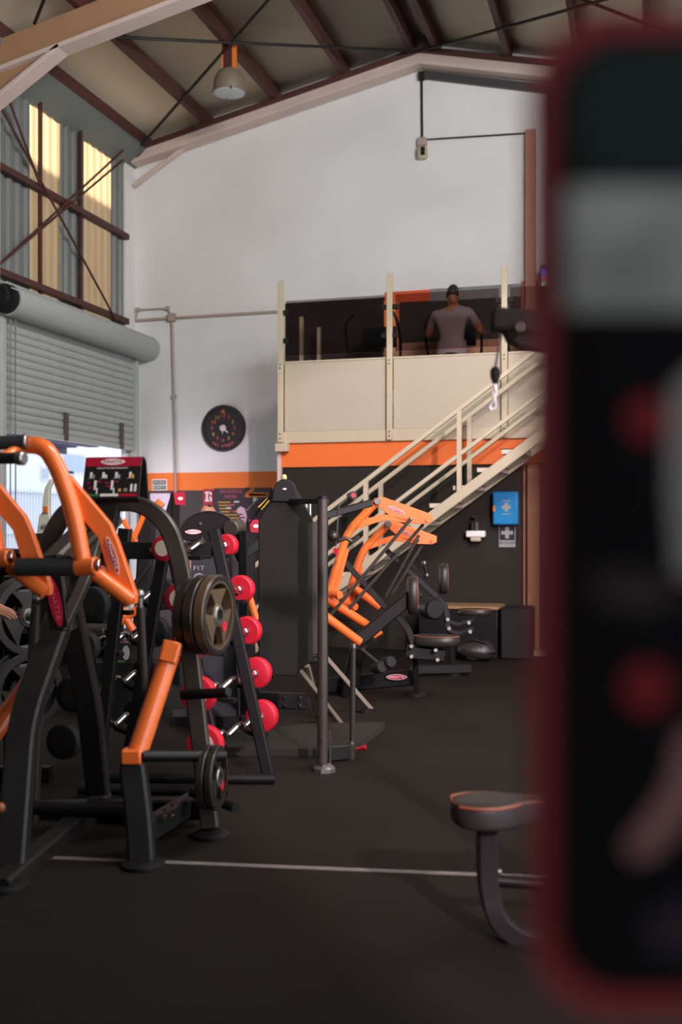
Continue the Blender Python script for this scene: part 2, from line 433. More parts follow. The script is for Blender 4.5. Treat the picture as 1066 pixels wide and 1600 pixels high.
# portal frames: rafter webs, white lower flange, haunch, column
def rafter(y, name, mweb, mflange, depth, haunch):
    r = sempty(name, (RX, y, 0))
    for sgn, xe in ((-1, XL + 0.1), (1, XR - 0.02)):
        xk = RX + sgn * 0.0
        web = MB().prism([(RX, y - 0.05, RZ), (xe, y - 0.05, rz(xe)), (xe, y - 0.05, rz(xe) - depth), (RX, y - 0.05, RZ - depth)], (0, 0.1, 0))
        web.build('rafter_web', mweb, r)
        lo = MB().prism([(RX, y - 0.1, RZ - depth), (xe, y - 0.1, rz(xe) - depth), (xe, y - 0.1, rz(xe) - depth - 0.045), (RX, y - 0.1, RZ - depth - 0.045)], (0, 0.2, 0))
        lo.build('rafter_flange', mflange, r)
        if haunch:
            xh = xe - sgn * haunch
            MB().prism([(xh, y - 0.045, rz(xh) - depth), (xe, y - 0.045, rz(xe) - depth), (xe, y - 0.045, rz(xe) - depth - 0.33)], (0, 0.09, 0)).build('haunch', mweb, r)
            MB().beam([(xh, y, rz(xh) - depth - 0.02), (xe, y, rz(xe) - depth - 0.35)], 0.2, 0.045).build('haunch_flange', mflange, r)
    return r
rf = rafter(YP, 'trim_1', RAFTER, PINKW, 0.30, 0.85)
MB().bounds(XL + 0.02, XL + 0.16, YP - 0.1, YP + 0.1, 0, rz(XL + 0.2) - 0.1).build('column', PINKW, rf)
rb_ = rafter(YB - 0.12, 'trim_2', PINKW, PINKW, 0.13, 0)
MB().prism([(XL, YB - 0.3, 0), (XL + 0.06, YB - 0.3, 0), (XL + 0.06, YB, 0), (XL, YB, 0)], (0, 0, rz(XL) - 0.1)).build('column', WHITE, rb_)
# knee brace on the gable frame
MB().beam([(XL + 0.09, YB - 0.1, rz(XL) - 0.42), (XL + 0.8, YB - 0.1, rz(XL + 0.8) - 0.16)], 0.06, 0.05).build('knee_brace', PINKW, rb_)
# strip coloured dark to stand for the gap under the right-hand rafter
GAPDARK = mat('gap_dark', rgb(58, 56, 58), 0.5, var=0.15)
MB().prism([(RX + 0.02, YB - 0.06, RZ - 0.2), (RX + 1.55, YB - 0.06, rz(RX + 1.55) - 0.2), (RX + 1.55, YB - 0.06, rz(RX + 1.55) - 0.3), (RX + 0.02, YB - 0.06, RZ - 0.29)], (0, 0.06, 0)).build('gap_strip', GAPDARK, rb_)
MB().beam([(XL + 0.2, YB - 0.2, rz(XL + 0.2) - 0.0), (RX, YB - 0.2, RZ - 0.0)], 0.06, 0.06).build('edge_angle', OXIDE, rb_)
MB().beam([(RX, YB - 0.2, RZ), (RX + 3.0, YB - 0.2, rz(RX + 3))], 0.06, 0.06).build('edge_angle', OXIDE, rb_)
# pilaster on the right part of the gable
p0, p1 = onY(822, 205, YB - 0.05), onY(838, 445, YB - 0.05)
MB().bounds(p0.x, p1.x, YB - 0.1, YB, 0.0, p0.z).build('pilaster', mat('pilaster_brown', rgb(176, 126, 108), 0.6), wb)

# roof bracing rods (cross in the roof plane)
def zr(x, dz=-0.03): return rz(x) + dz
br = sempty('trim_3', (RX, YP, RZ))
for a, b in (((XL + 0.7, YP + 0.12), (RX, YB - 0.22)), ((XL + 0.2, YB - 0.22), (RX, YP)), ((RX, YB - 0.22), (XR - 0.6, YP)), ((RX, YP), (XR - 0.2, YB - 0.22)),
             ((XL + 0.7, YP - 0.12), (RX, 6.2))):
    A, B = V((a[0], a[1], zr(a[0]))), V((b[0], b[1], zr(b[0])))
    MB().tube([A, B], 0.018, 8).build('brace_rod', FRAME, br)

# ---------------------------------------------------------------- left wall: corrugated sheets, translucent strips, girts
wl = sempty('wall_left', (XL, 11, 0))
CORR = mat('grey_corrugated_sheet', rgb(114, 119, 118), 0.5, metal=0.1, var=0.1, scale=3)
def corr(y0, y1, z0, z1, m, nm):
    pitch, dep = 0.17, 0.032
    ys = []; y = y0
    prof = [(0, 0), (0.30, 0), (0.42, 1), (0.70, 1), (0.82, 0)]
    k = math.floor(y0 / pitch)
    while k * pitch < y1:
        for f, h in prof:
            yy = (k + f) * pitch
            if y0 <= yy <= y1: ys.append((yy, h * dep))
        k += 1
    ys = [(y0, 0)] + ys + [(y1, 0)]
    mb = MB()
    for (ya, ha), (yb, hb) in zip(ys, ys[1:]):
        if yb - ya < 1e-4: continue
        mb.add([(XL + ha, ya, z0), (XL + hb, yb, z0), (XL + hb, yb, z1), (XL + ha, ya, z1)], [(0, 1, 2, 3)])
    return mb.build(nm, m, wl, ang=20)
ztop = rz(XL) + 0.1
yt = [onX(px, 300, XL).y for px in (45, 90, 130, 170)]
segs = [(YP, yt[0], CORR, 'cladding_sheet'), (yt[0], yt[1], FIBRE, 'translucent_sheet'), (yt[1], yt[2], CORR, 'cladding_sheet'),
        (yt[2], yt[3], FIBRE, 'translucent_sheet'), (yt[3], YB, CORR, 'cladding_sheet')]
ys0, ys1 = 9.82, 12.78          # shutter opening
ZO = 3.75                       # head of the opening
for y0, y1, m, nm in segs: corr(y0, y1, ZO, ztop, m, nm)
for k in range(14): corr(YF + k * (YP - YF) / 14, YF + (k + 1) * (YP - YF) / 14, 0, ztop, CORR, 'cladding_sheet')
corr(YP, ys0, 0, ZO, CORR, 'cladding_sheet'); corr(ys1, YB, 0, ZO, CORR, 'cladding_sheet')
xg = XL + 0.09
for zg in (5.09, 3.99):
    MB().prism([(xg - 0.05, YF, zg - 0.035), (xg + 0.03, YF, zg - 0.035), (xg + 0.03, YF, zg + 0.035), (xg - 0.05, YF, zg + 0.035)], (0, YB - YF - 0.3, 0)).build('girt', OXIDE, wl)
for px in (63, 126):
    y = onX(px, 300, XL + 0.06).y
    MB().bounds(XL + 0.04, XL + 0.075, y - 0.02, y + 0.02, ZO, ztop).build('sheeting_post', OXIDE, wl)
for (a, b) in (((-8, 150), (192, 520)), ((-8, 420), (192, 235)), ((4, 128), (63, 290)), ((5, 408), (192, 250))):
    MB().tube([onX(a[0], a[1], XL + 0.14), onX(b[0], b[1], XL + 0.14)], 0.014, 8).build('brace_rod', OXIDE, wl)
MB().bounds(XL - 0.02, XL + 0.05, ys0 - 0.1, ys1 + 0.1, ZO - 0.1, ZO + 0.02).build('lintel', GALV, wl)

# ---------------------------------------------------------------- roller shutter, half raised
rs = thing('roller_shutter', 'half-raised grey metal roller shutter over the bright doorway on the left', 'shutter', (XL + 0.1, 11.3, 0))
xs_ = XL + 0.12
zbot = onX(120, 692, xs_).z
slat = MB(); pitch = 0.084; L = ys1 - ys0
prof = [(0.0, 0.0), (0.012, 0.01), (0.02, 0.03), (0.02, 0.055), (0.012, 0.074), (0.0, 0.080), (-0.006, 0.084), (-0.012, 0.084), (-0.012, 0.0)]
slat.prism([(x, 0, z) for x, z in prof], (0, L, 0))
sm = slat.mesh('slat'); sm.materials.append(GALV)
nsl = 14
for k in range(nsl):
    o = bpy.data.objects.new('slat', sm); COL.objects.link(o); o.parent = rs
    o.location = V((xs_, ys0, zbot + 0.06 + k * pitch)) - world_loc(rs)
MB().bounds(xs_ - 0.02, xs_ + 0.03, ys0, ys1, zbot, zbot + 0.062).build('bottom_bar', GALV, rs, bevel=0.006)
zr_ = zbot + 0.06 + nsl * pitch + 0.12; xr_ = xs_ + 0.13
rollp = [(-0.1, 0.14), (-0.1, 0.165), (ys1 - ys0 + 0.42, 0.165), (ys1 - ys0 + 0.45, 0.15), (ys1 - ys0 + 0.45, 0.05)]
roll = MB().lathe((xr_, ys0, zr_), (0, 1, 0), rollp, 40).build('roll', GALV, rs)
for k in range(5):
    a = 0.5 + k * 0.55
    MB().box((xr_ + 0.166 * math.cos(a), ys0 + L / 2, zr_ + 0.166 * math.sin(a)), 0.004, L + 0.5, 0.012).build('roll_seam', GALV, rs)
MB().lathe((xr_, ys0 - 0.3, zr_), (0, 1, 0), [(0, 0.06), (0.0, 0.12), (0.05, 0.13), (0.06, 0.09), (0.12, 0.09), (0.13, 0.15), (0.2, 0.15)], 24).build('drum_end', RUBBER, rs)
for y0, y1 in ((ys0 - 0.09, ys0), (ys1, ys1 + 0.07)):
    MB().bounds(xs_ - 0.04, xs_ + 0.06, y0, y1, 0, zr_ - 0.1).build('guide_rail', GALV, rs, bevel=0.006)
for px, py0, py1 in ((103, 645, 690), (190, 661, 701)):
    q = onX(px, py0, xs_ + 0.03)
    MB().bounds(q.x - 0.01, q.x + 0.015, q.y - 0.04, q.y + 0.04, zbot, q.z).build('pull_strap', mat('dark_strap', rgb(88, 78, 70), 0.7) if px == 103 else MATS['dark_strap'], rs)
ch = MB(); c0 = V((xs_ + 0.09, ys0 + 0.02, zr_ - 0.1))
ch.tube([c0, c0 - UP * 2.2], 0.008, 6); ch.tube([c0 + V((0.03, 0.05, 0)), c0 + V((0.03, 0.05, -2.2))], 0.008, 6)
ch.build('pull_chain', STEEL, rs)

# ---------------------------------------------------------------- outside the shutter
gd = MB().bounds(-30, XL, -8, 30, -0.12, -0.02).build('ground_outside', mat('pale_concrete', rgb(205, 205, 205), 0.8)); struct(gd)  # yard in one even pale concrete colour
nb = thing('neighbour_building', 'pale white building across the yard seen under the shutter', 'building', (-15.5, 13, 0))
EXTW = mat('white_render', rgb(240, 240, 242), 0.8, var=0.04)
MB().bounds(-17, -14, -2, 34, 0, 9.0).build('wall', EXTW, nb)
WINB = mat('pale_blue_window', rgb(176, 192, 212), 0.25, var=0.05)
for (x0, y0, x1, y1) in ((98, 705, 133, 742), (64, 728, 77, 752), (96, 735, 115, 755)):
    a, b = onX(x0, y0, -13.98), onX(x1, y1, -13.98)
    w_ = MB().bounds(-14.02, -13.97, min(a.y, b.y), max(a.y, b.y), min(a.z, b.z), max(a.z, b.z)).build('window', WHITE, nb)
    MB().bounds(-13.97, -13.955, min(a.y, b.y) + 0.06, max(a.y, b.y) - 0.06, min(a.z, b.z) + 0.06, max(a.z, b.z) - 0.06).build('pane', WINB, w_)
fc = thing('yard_fence', 'low white corrugated fence across the yard outside the doorway', 'fence', (-11, 14, 0))
zf = onX(60, 766, -11).z
f1 = MB()
FENCE = mat('white_fence_sheet', rgb(226, 230, 238), 0.6, var=0.04)
for k in range(24):
    y = 11 + k * 0.5
    mb = MB()
    for j in range(5):
        mb.bounds(-11.03, -11.0, y + j * 0.1, y + j * 0.1 + 0.06, 0.05, zf); mb.bounds(-11.045, -11.015, y + j * 0.1 + 0.05, y + j * 0.1 + 0.11, 0.05, zf)
    mb.build('fence_sheet', FENCE, fc)
for zz in (zf, zf * 0.62): MB().bounds(-11.0, -10.95, 11, 23, zz - 0.05, zz).build('rail', FENCE, fc)
cp = thing('door_canopy', 'dark purple corrugated canopy outside above the doorway', 'canopy', (-7.6, 11.5, 2.75))
CAN = mat('canopy_purple', rgb(86, 74, 104), 0.6, var=0.1)
zc = 2.62
for k in range(12):
    MB().bounds(XL - 0.1 - 0.2 * k - 0.19, XL - 0.1 - 0.2 * k, 9.0, 15.6, zc - 0.02 * (k % 2), zc + 0.03).build('canopy_sheet', CAN, cp)
MB().bounds(XL - 2.55, XL - 2.48, 9.0, 15.6, zc - 0.12, zc + 0.04).build('edge_beam', mat('canopy_edge', rgb(44, 38, 66), 0.5), cp)
for y in (9.0, 15.5): MB().beam([(XL - 0.12, y, zc + 0.1), (XL - 2.5, y, zc + 0.06)], 0.05, 0.06).build('support_arm', MATS['canopy_edge'], cp)

# ---------------------------------------------------------------- conduits, switch, sensor on the gable wall
def conduit(nm, label, pts, r=0.018, m=PINKW):
    t = thing(nm, label, 'conduit', onY(pts[0][0], pts[0][1], YB))
    MB().tube([onY(x, y, YB - 0.025) for x, y in pts], r, 8, rad=0.08).build('pipe', m, t)
    for x, y in pts[1:-1] or []:
        MB().box(onY(x, y, YB - 0.025), 0.05, 0.05, 0.05).build('elbow', m, t)
    return t
CONDM = mat('conduit_beige', rgb(170, 152, 144), 0.5, var=0.1)
c1 = conduit('wall_conduit', 'thin beige conduit running level from the corner column to the mezzanine', [(212, 501), (268, 497), (433, 487)], m=CONDM)
MB().box(onY(269, 496, YB - 0.04), 0.09, 0.07, 0.1).build('junction_box', CONDM, c1)
c2 = conduit('wall_conduit', 'vertical conduit dropping from the junction box left of the clock', [(269, 500), (272, 620), (275, 800)], m=CONDM)
c3 = conduit('wall_conduit', 'short looped cable above the junction box by the corner column', [(213, 497), (216, 484), (262, 482), (268, 494)], 0.012, m=CONDM)
sn = thing('wall_sensor', 'small beige sensor box with black lens high on the white gable', 'sensor', onY(660, 225, YB))
q = onY(660, 222, YB - 0.04); MB().box(q, 0.11, 0.08, 0.1).build('mount', CONDM, sn, bevel=0.008)
q = onY(660, 239, YB - 0.05); MB().lathe(q - UP * 0.075, UP, [(0, 0.05), (0.02, 0.07), (0.13, 0.07), (0.15, 0.05)], 16).build('body', CREAM, sn)
MB().box(q + V((0.02, -0.066, 0)), 0.05, 0.02, 0.1).build('lens', RUBBER, sn)
MB().tube([onY(659, 118, YB - 0.03), onY(660, 218, YB - 0.03)], 0.014, 8).build('drop_pipe', FRAME, sn)
MB().tube([onY(667, 218, YB - 0.02), onY(823, 208, YB - 0.02)], 0.010, 8).build('cable', FRAME, sn)
MB().box(onY(659, 119, YB - 0.05), 0.07, 0.08, 0.09).build('cap_box', FRAME, sn)

# ---------------------------------------------------------------- hanging bay lamp
yl = 11.3; xlp = onY(432, 163, 12.9).x; zl = rz(xlp)
top = V((xlp, yl, zl))
lp = thing('bay_lamp', 'grey dome high-bay lamp on an orange bracket under the roof', 'lamp', top)
for sx in (-0.06, 0.06): MB().bounds(xlp + sx - 0.02, xlp + sx + 0.02, yl - 0.03, yl + 0.03, zl - 0.27, zl + 0.05).build('bracket', ORANGEP, lp)
MB().bounds(xlp - 0.045, xlp + 0.045, yl - 0.05, yl + 0.05, zl - 0.26, zl + 0.03).build('ballast_box', OXIDE, lp)
hz = zl - 0.23
LAMPD = mat('lamp_dome_grey', rgb(136, 126, 110), 0.5, metal=0.3, var=0.15)
MB().lathe((xlp, yl, hz), (0, 0, -1), [(0, 0.03), (0.0, 0.09), (0.03, 0.13), (0.10, 0.168), (0.20, 0.182), (0.26, 0.184), (0.26, 0.176), (0.19, 0.174), (0.1, 0.155), (0.04, 0.11)], 36, cap=False).build('dome', LAMPD, lp)
MB().lathe((xlp, yl, hz - 0.235), (0, 0, -1), [(0, 0.17), (0.025, 0.176), (0.035, 0.15)], 36).build('glass_cover', mat('frosted_lamp_glass', rgb(196, 204, 206), 0.2), lp)
for k in range(4):
    a = k * PI / 2 + 0.5
    MB().box((xlp + 0.184 * math.cos(a), yl + 0.184 * math.sin(a), hz - 0.265), 0.02, 0.02, 0.03).build('clip', STEEL, lp)

# ---------------------------------------------------------------- mezzanine
def mz(py, px=440): return onY(px, py, YM).z
xpost = [onY(440, 500, YM).x, onY(610, 500, YM).x, onY(789, 500, YM).x]
dx = xpost[2] - xpost[1]
xpost += [xpost[2] + dx, xpost[2] + 2 * dx]
xm0 = xpost[0] - 0.03
zpt, zpp, zpb, zob = mz(440), mz(568), mz(693), mz(730)
mw = sempty('wall_mezzanine', (xm0, YM, 0))
MB().bounds(xm0 + 0.02, XR, YM + 0.06, YM + 0.16, 0, zob).build('lower_wall', mat('lower_wall_charcoal_green', rgb(42, 40, 33), 0.7, spec=0.2, var=0.12, scale=1.2, bump=0.08, bscale=30), mw)
MB().bounds(xm0 + 0.01, XR, YM + 0.03, YM + 0.16, zob, zpb + 0.01).build('edge_band', ORANGEW, mw)
MB().bounds(xm0 + 0.02, XR, YM + 0.16, YB, zpb - 0.1, zpb).build('deck', mat('deck_grey', rgb(120, 112, 104), 0.7), mw)
MB().bounds(xm0, XR, YM - 0.01, YM + 0.03, zpb, zpb + 0.13).build('kick_rail', CREAM, mw, bevel=0.005)
for k in range(4):
    MB().bounds(xpost[k] + 0.035, xpost[k + 1] - 0.035, YM + 0.0, YM + 0.02, zpb + 0.13, zpp).build('parapet_panel', CREAMP, mw, bevel=0.004)
    MB().bounds(xpost[k] + 0.035, xpost[k + 1] - 0.035, YM - 0.01, YM + 0.03, zpp, zpp + 0.018).build('cap_strip', CREAM, mw)
for k, x in enumerate(xpost):
    pb = MB().bounds(x - 0.03, x + 0.03, YM - 0.05, YM - 0.01, zpb + 0.01, zpt).build('rail_post', CREAM, mw, bevel=0.004)
    for zz in (zpp - 0.06, zpp - 0.02, zpb + 0.05, zpb + 0.1):
        MB().cyl((x, YM - 0.056, zz), (x, YM - 0.048, zz), 0.008, 8).build('bolt', FRAME, pb)
# side return towards the gable with its posts
MB().bounds(xm0, xm0 + 0.03, YM + 0.03, YB, zpb, zpp).build('parapet_panel', CREAMP, mw)
for y in (12.05, 12.75): MB().bounds(xm0, xm0 + 0.04, y - 0.02, y + 0.02, zpp, zpt - 0.25).build('rail_post', CREAM, mw)
MB().bounds(xm0 - 0.02, xm0 + 0.02, YM + 0.0, YM + 0.05, 0, zpb).build('corner_trim', PINKW, mw)
MB().box((xm0 + 0.06, YM - 0.06, zpb - 0.05), 0.14, 0.1, 0.09).build('bracket_box', CREAM, mw, bevel=0.005)
# smoked glass sheets
zg0, zg1 = onY(447, 561, YM).z + 0.03, onY(447, 471, YM).z
for k in range(4):
    g = MB().bounds(xpost[k] + 0.06, xpost[k + 1] - 0.06, YM - 0.018, YM - 0.008, zg0, zg1).build('glass_sheet', SMOKEGLASS, mw)
    for xx in (xpost[k] + 0.05, xpost[k + 1] - 0.05):
        for zz in (zg0 + 0.17, zg1 - 0.13): MB().box((xx, YM - 0.015, zz), 0.08, 0.05, 0.05).build('glass_clamp', RUBBER, g)

# mural and screen on the gable above the mezzanine
mu = thing('wall_mural', 'orange and grey photo mural on the gable behind the mezzanine glass', 'mural', onY(700, 560, YB))
def quadY(x0, y0, x1, y1, Y, th, nm, m, par, tilt=0):
    a, b = onY(x0, y0, Y), onY(x1, y1, Y)
    return MB().bounds(a.x, b.x, Y - th, Y, min(a.z, b.z), max(a.z, b.z)).build(nm, m, par)
quadY(446, 474, 868, 590, YB, 0.01, 'mural_board', mat('mural_dark', rgb(40, 28, 26), 0.5, var=0.4, scale=3), mu)
quadY(600, 470, 624, 545, YB - 0.01, 0.008, 'mural_panel', ORANGEP, mu)
quadY(602, 457, 672, 470, YB - 0.01, 0.01, 'mural_panel', mat('mural_orange', rgb(214, 84, 40), 0.5, var=0.35, scale=4), mu)
quadY(672, 452, 815, 463, YB - 0.01, 0.01, 'mural_panel', mat('mural_grey', rgb(128, 126, 130), 0.5, var=0.7, scale=5), mu)
quadY(600, 538, 870, 600, YB - 0.02, 0.01, 'mural_base', mat('mural_tan', rgb(186, 140, 110), 0.5, var=0.1), mu)
quadY(815, 440, 842, 600, YB - 0.02, 0.02, 'mural_panel', mat('mural_rose', rgb(150, 96, 88), 0.5, var=0.2, scale=6), mu)
tv = thing('wall_screen', 'small lit wall screen with violet and pink bands at the right of the mezzanine', 'screen', onY(853, 447, YB - 0.3))
quadY(846, 416, 880, 448, YB - 0.2, 0.05, 'screen_case', RUBBER, tv)
for y0, y1, c in ((418, 424, (90, 80, 220)), (424, 430, (170, 150, 250)), (430, 440, (240, 110, 160)), (440, 446, (150, 230, 170))):
    quadY(847, y0, 879, y1, YB - 0.25, 0.005, 'screen_band', glow('screen_glow', rgb(*c), 0.9), tv)
quadY(856, 440, 866, 520, YB - 0.0, 0.2, 'wall_bracket', FRAME, tv)

# ---------------------------------------------------------------- stairs
YN, YFR = 10.45, 11.08
st = thing('staircase', 'cream steel staircase with tubular handrails climbing to the mezzanine', 'stairs', onY(560, 980, YN))
def line_on(Y, p, q):     # 3-D line through two picture points on a plane, as z(x)
    A, B = onY(p[0], p[1], Y), onY(q[0], q[1], Y); m = (B.z - A.z) / (B.x - A.x)
    return lambda x: A.z + m * (x - A.x), m
hr, mh = line_on(YN, (640, 700), (843, 542)); mr_, _ = line_on(YN, (640, 768), (845, 617)); sg, ms = line_on(YN, (677, 798), (853, 669))
slope = (mh + ms) / 2
x711 = onY(718, 643, YN).x; zH = hr(x711); zM = mr_(x711); zS = sg(x711)
ztop_ = zpb
x_top = x711 + (ztop_ - zS) / slope; x_bot = x711 - (zS - 0.02) / slope
def zl_(z0): return lambda x: z0 + slope * (x - x711)
fH, fM, fS = zl_(zH), zl_(zM), zl_(zS)
TREADU = mat('tread_pale', rgb(206, 196, 178), 0.5, var=0.08)
for Y in (YN, YFR):
    MB().beam([(x_bot, Y, fS(x_bot) - 0.045), (x_top + 0.05, Y, fS(x_top + 0.05) - 0.045)], 0.05, 0.10).build('stringer', CREAM, st)
    MB().beam([(x_bot + 0.05, Y, fH(x_bot + 0.05)), (x_top + 0.1, Y, fH(x_top + 0.1)), (x_top + 0.6, Y, fH(x_top + 0.1))], 0.045, 0.045).build('handrail', CREAM, st)
    MB().beam([(x_bot + 0.05, Y, fM(x_bot + 0.05)), (x_top + 0.1, Y, fM(x_top + 0.1)), (x_top + 0.6, Y, fM(x_top + 0.1))], 0.04, 0.04).build('mid_rail', CREAM, st)
    for xx in (x_bot + 0.07, onY(572, 775, YN).x, x711, 2 * x711 - x_bot - 0.1):
        MB().bounds(xx - 0.022, xx + 0.022, Y - 0.022, Y + 0.022, fS(xx) - 0.1, fH(xx)).build('baluster', CREAM, st)
nst = 12
for k in range(1, nst + 1):
    z = ztop_ * k / (nst + 1); x = x_bot + (z - 0.02) / slope
    t = MB().bounds(x - 0.15, x + 0.09, YN + 0.03, YFR - 0.03, z - 0.045, z).build('tread', TREADU, st, bevel=0.004)
    MB().bounds(x - 0.16, x + 0.09, YN + 0.03, YFR - 0.03, z, z + 0.008).build('rubber_top', RUBBER, t)
# landing beyond the top step
MB().bounds(x_top + 0.05, XR, YN - 0.02, YM + 0.0, ztop_ - 0.12, ztop_).build('landing', CREAM, st)
MB().bounds(XR - 0.2, XR - 0.1, YN, YN + 0.1, 0, ztop_ - 0.12).build('landing_post', CREAM, st)

# ---------------------------------------------------------------- door under the landing
d1 = sempty('door_1', onY(840, 990, YM))
yd = YM + 0.05
x0, x1 = onY(826, 800, yd).x, onY(845, 800, yd).x
zt = onY(830, 726, yd).z
MB().bounds(x0, x1, yd - 0.1, yd + 0.02, 0, zt).build('jamb', WOODJ, d1, bevel=0.006)
MB().bounds(x0 - 0.05, x0 - 0.02, yd - 0.03, yd + 0.02, 0, zt + 0.02).build('architrave', WOODJ, d1)
MB().bounds(x1, x1 + 0.95, yd - 0.04, yd, 0.03, zt).build('door_leaf', SMOKE, d1)
MB().bounds(x1 + 0.95, x1 + 1.05, yd - 0.1, yd + 0.02, 0, zt).build('jamb', WOODJ, d1)
MB().bounds(x0 - 0.02, x1 + 1.1, yd - 0.22, yd + 0.02, 0, 0.05).build('threshold', mat('pale_step', rgb(160, 128, 108), 0.6), d1)
zq = onY(845, 790, yd).z
pq = MB().bounds(x1 + 0.04, x1 + 0.5, yd - 0.05, yd - 0.04, zq - 0.5, zq + 0.42).build('door_poster', mat('door_poster_print', rgb(96, 66, 62), 0.35, var=0.5, scale=6), d1)
text('M', 0.13, ORANGEP, pq, (x1 + 0.14, yd - 0.052, zq), (1, 0, 0), UP)
# ================================================================== THINGS ON THE WALLS
# disc clock
ck_c = onY(349, 669, YB - 0.03)
ck = thing('wall_clock', 'large black weight-plate clock on the pink-lit white wall', 'clock', ck_c)
R_ = 36.5 / FPX * ((ck_c - CAM).dot(FW))
yk = YB - 0.05
MB().lathe((ck_c.x, YB, ck_c.z), (0, -1, 0), [(0, R_), (0.035, R_), (0.05, R_ * 0.97), (0.05, R_ * 0.88), (0.035, R_ * 0.85), (0.035, 0.02)], 48).build('dial', mat('clock_rubber', rgb(44, 36, 38), 0.55, var=0.15), ck)
f = YB - 0.036
X1, UPZ = V((1, 0, 0)), UP
for k in range(12):
    a = PI / 2 - 2 * PI * (k + 1) / 12; r = R_ * 0.52
    for j, dg_ in enumerate(str(k + 1)):
        text(dg_, 0.065, (ORANGEP, YELLOWP, PINKP)[k % 3], ck, (ck_c.x + r * math.cos(a) + (j - (len(str(k + 1)) - 1) / 2) * 0.036, f - 0.001, ck_c.z + r * math.sin(a)), X1, UPZ, name='numeral')
MB().lathe((ck_c.x, f, ck_c.z), (0, -1, 0), [(0, 0.045), (0.02, 0.04), (0.02, 0.012)], 20).build('hub', mat('clock_hub', rgb(226, 206, 226), 0.4), ck)
MB().beam([(ck_c.x, f - 0.022, ck_c.z), (ck_c.x + 0.075, f - 0.022, ck_c.z - 0.06)], 0.014, 0.004, ref=(0, 1, 0)).build('hour_hand', WHITEP, ck)
MB().beam([(ck_c.x, f - 0.022, ck_c.z), (ck_c.x, f - 0.022, ck_c.z - 0.075)], 0.01, 0.004, ref=(0, 1, 0)).build('minute_hand', WHITEP, ck)
wd = 'FULL FITNESS'
for i, chx in enumerate(wd):
    if chx == ' ': continue
    a = -PI / 2 + (i - 5.5) * 0.115; r = R_ * 0.78
    text(chx, 0.055, PINKP, ck, (ck_c.x + r * math.cos(a), f - 0.001, ck_c.z + r * math.sin(a)), (-math.sin(a), 0, math.cos(a)), (-math.cos(a), 0, -math.sin(a)), name='letter')
MB().prism([(ck_c.x + x * R_, f - 0.002, ck_c.z + z * R_) for x, z in ((-0.13, 0.66), (-0.02, 0.78), (0.1, 0.8), (0.0, 0.72), (0.1, 0.66), (0.06, 0.62), (-0.03, 0.68))], (0, -0.002, 0)).build('emblem', ORANGEP, ck)

def sign(nm, label, cat, x0, y0, x1, y1, Y, m, th=0.008):
    a, b = onY(x0, y0, Y), onY(x1, y1, Y)
    t = thing(nm, label, cat, V(((a.x + b.x) / 2, Y, min(a.z, b.z))))
    MB().bounds(a.x, b.x, Y - th, Y, min(a.z, b.z), max(a.z, b.z)).build('board', m, t)
    return t, a, b
ex, a, b = sign('exit_sign', 'small white and green SALIDA EXIT sign on the orange band by the shutter', 'sign', 238, 749, 261, 766, YB, WHITEP)
zm = (a.z + b.z) / 2; w_ = b.x - a.x; h_ = abs(a.z - b.z); xc = (a.x + b.x) / 2
for nm, z, word, m in (('upper_field', zm + h_ * 0.22, 'SALIDA', BLACKP), ('lower_field', zm - h_ * 0.24, 'EXIT', mat('exit_green', rgb(40, 96, 84), 0.5))):
    p_ = MB().bounds(a.x + 0.012, b.x - 0.012, YB - 0.010, YB - 0.007, z - h_ * 0.19, z + h_ * 0.19).build(nm, m, ex)
    text(word, 0.05, WHITEP, p_, (xc, YB - 0.0115, z), X1, UPZ, width=w_ * 0.78, height=h_ * 0.24)

fs_, a, b = sign('fire_sign', 'small red sign with white pictogram left of the price poster', 'sign', 318, 764, 333, 792, YB, REDP)
w_ = b.x - a.x; h_ = abs(a.z - b.z); zt_ = max(a.z, b.z)
def sgn(pts, m, par, nm='pictogram', Y=YB - 0.009):
    return MB().prism([(a.x + u * w_, Y, zt_ - v * h_) for u, v in pts], (0, -0.002, 0)).build(nm, m, par)
sgn([(0.2, 0.15), (0.6, 0.15), (0.6, 0.25), (0.5, 0.25), (0.5, 0.6), (0.6, 0.6), (0.6, 0.7), (0.2, 0.7), (0.2, 0.6), (0.3, 0.6), (0.3, 0.25), (0.2, 0.25)], WHITEP, fs_)
sgn([(0.66, 0.15), (0.9, 0.22), (0.9, 0.36), (0.66, 0.3)], WHITEP, fs_)
sgn([(0.66, 0.4), (0.9, 0.48), (0.9, 0.7), (0.72, 0.7)], WHITEP, fs_)

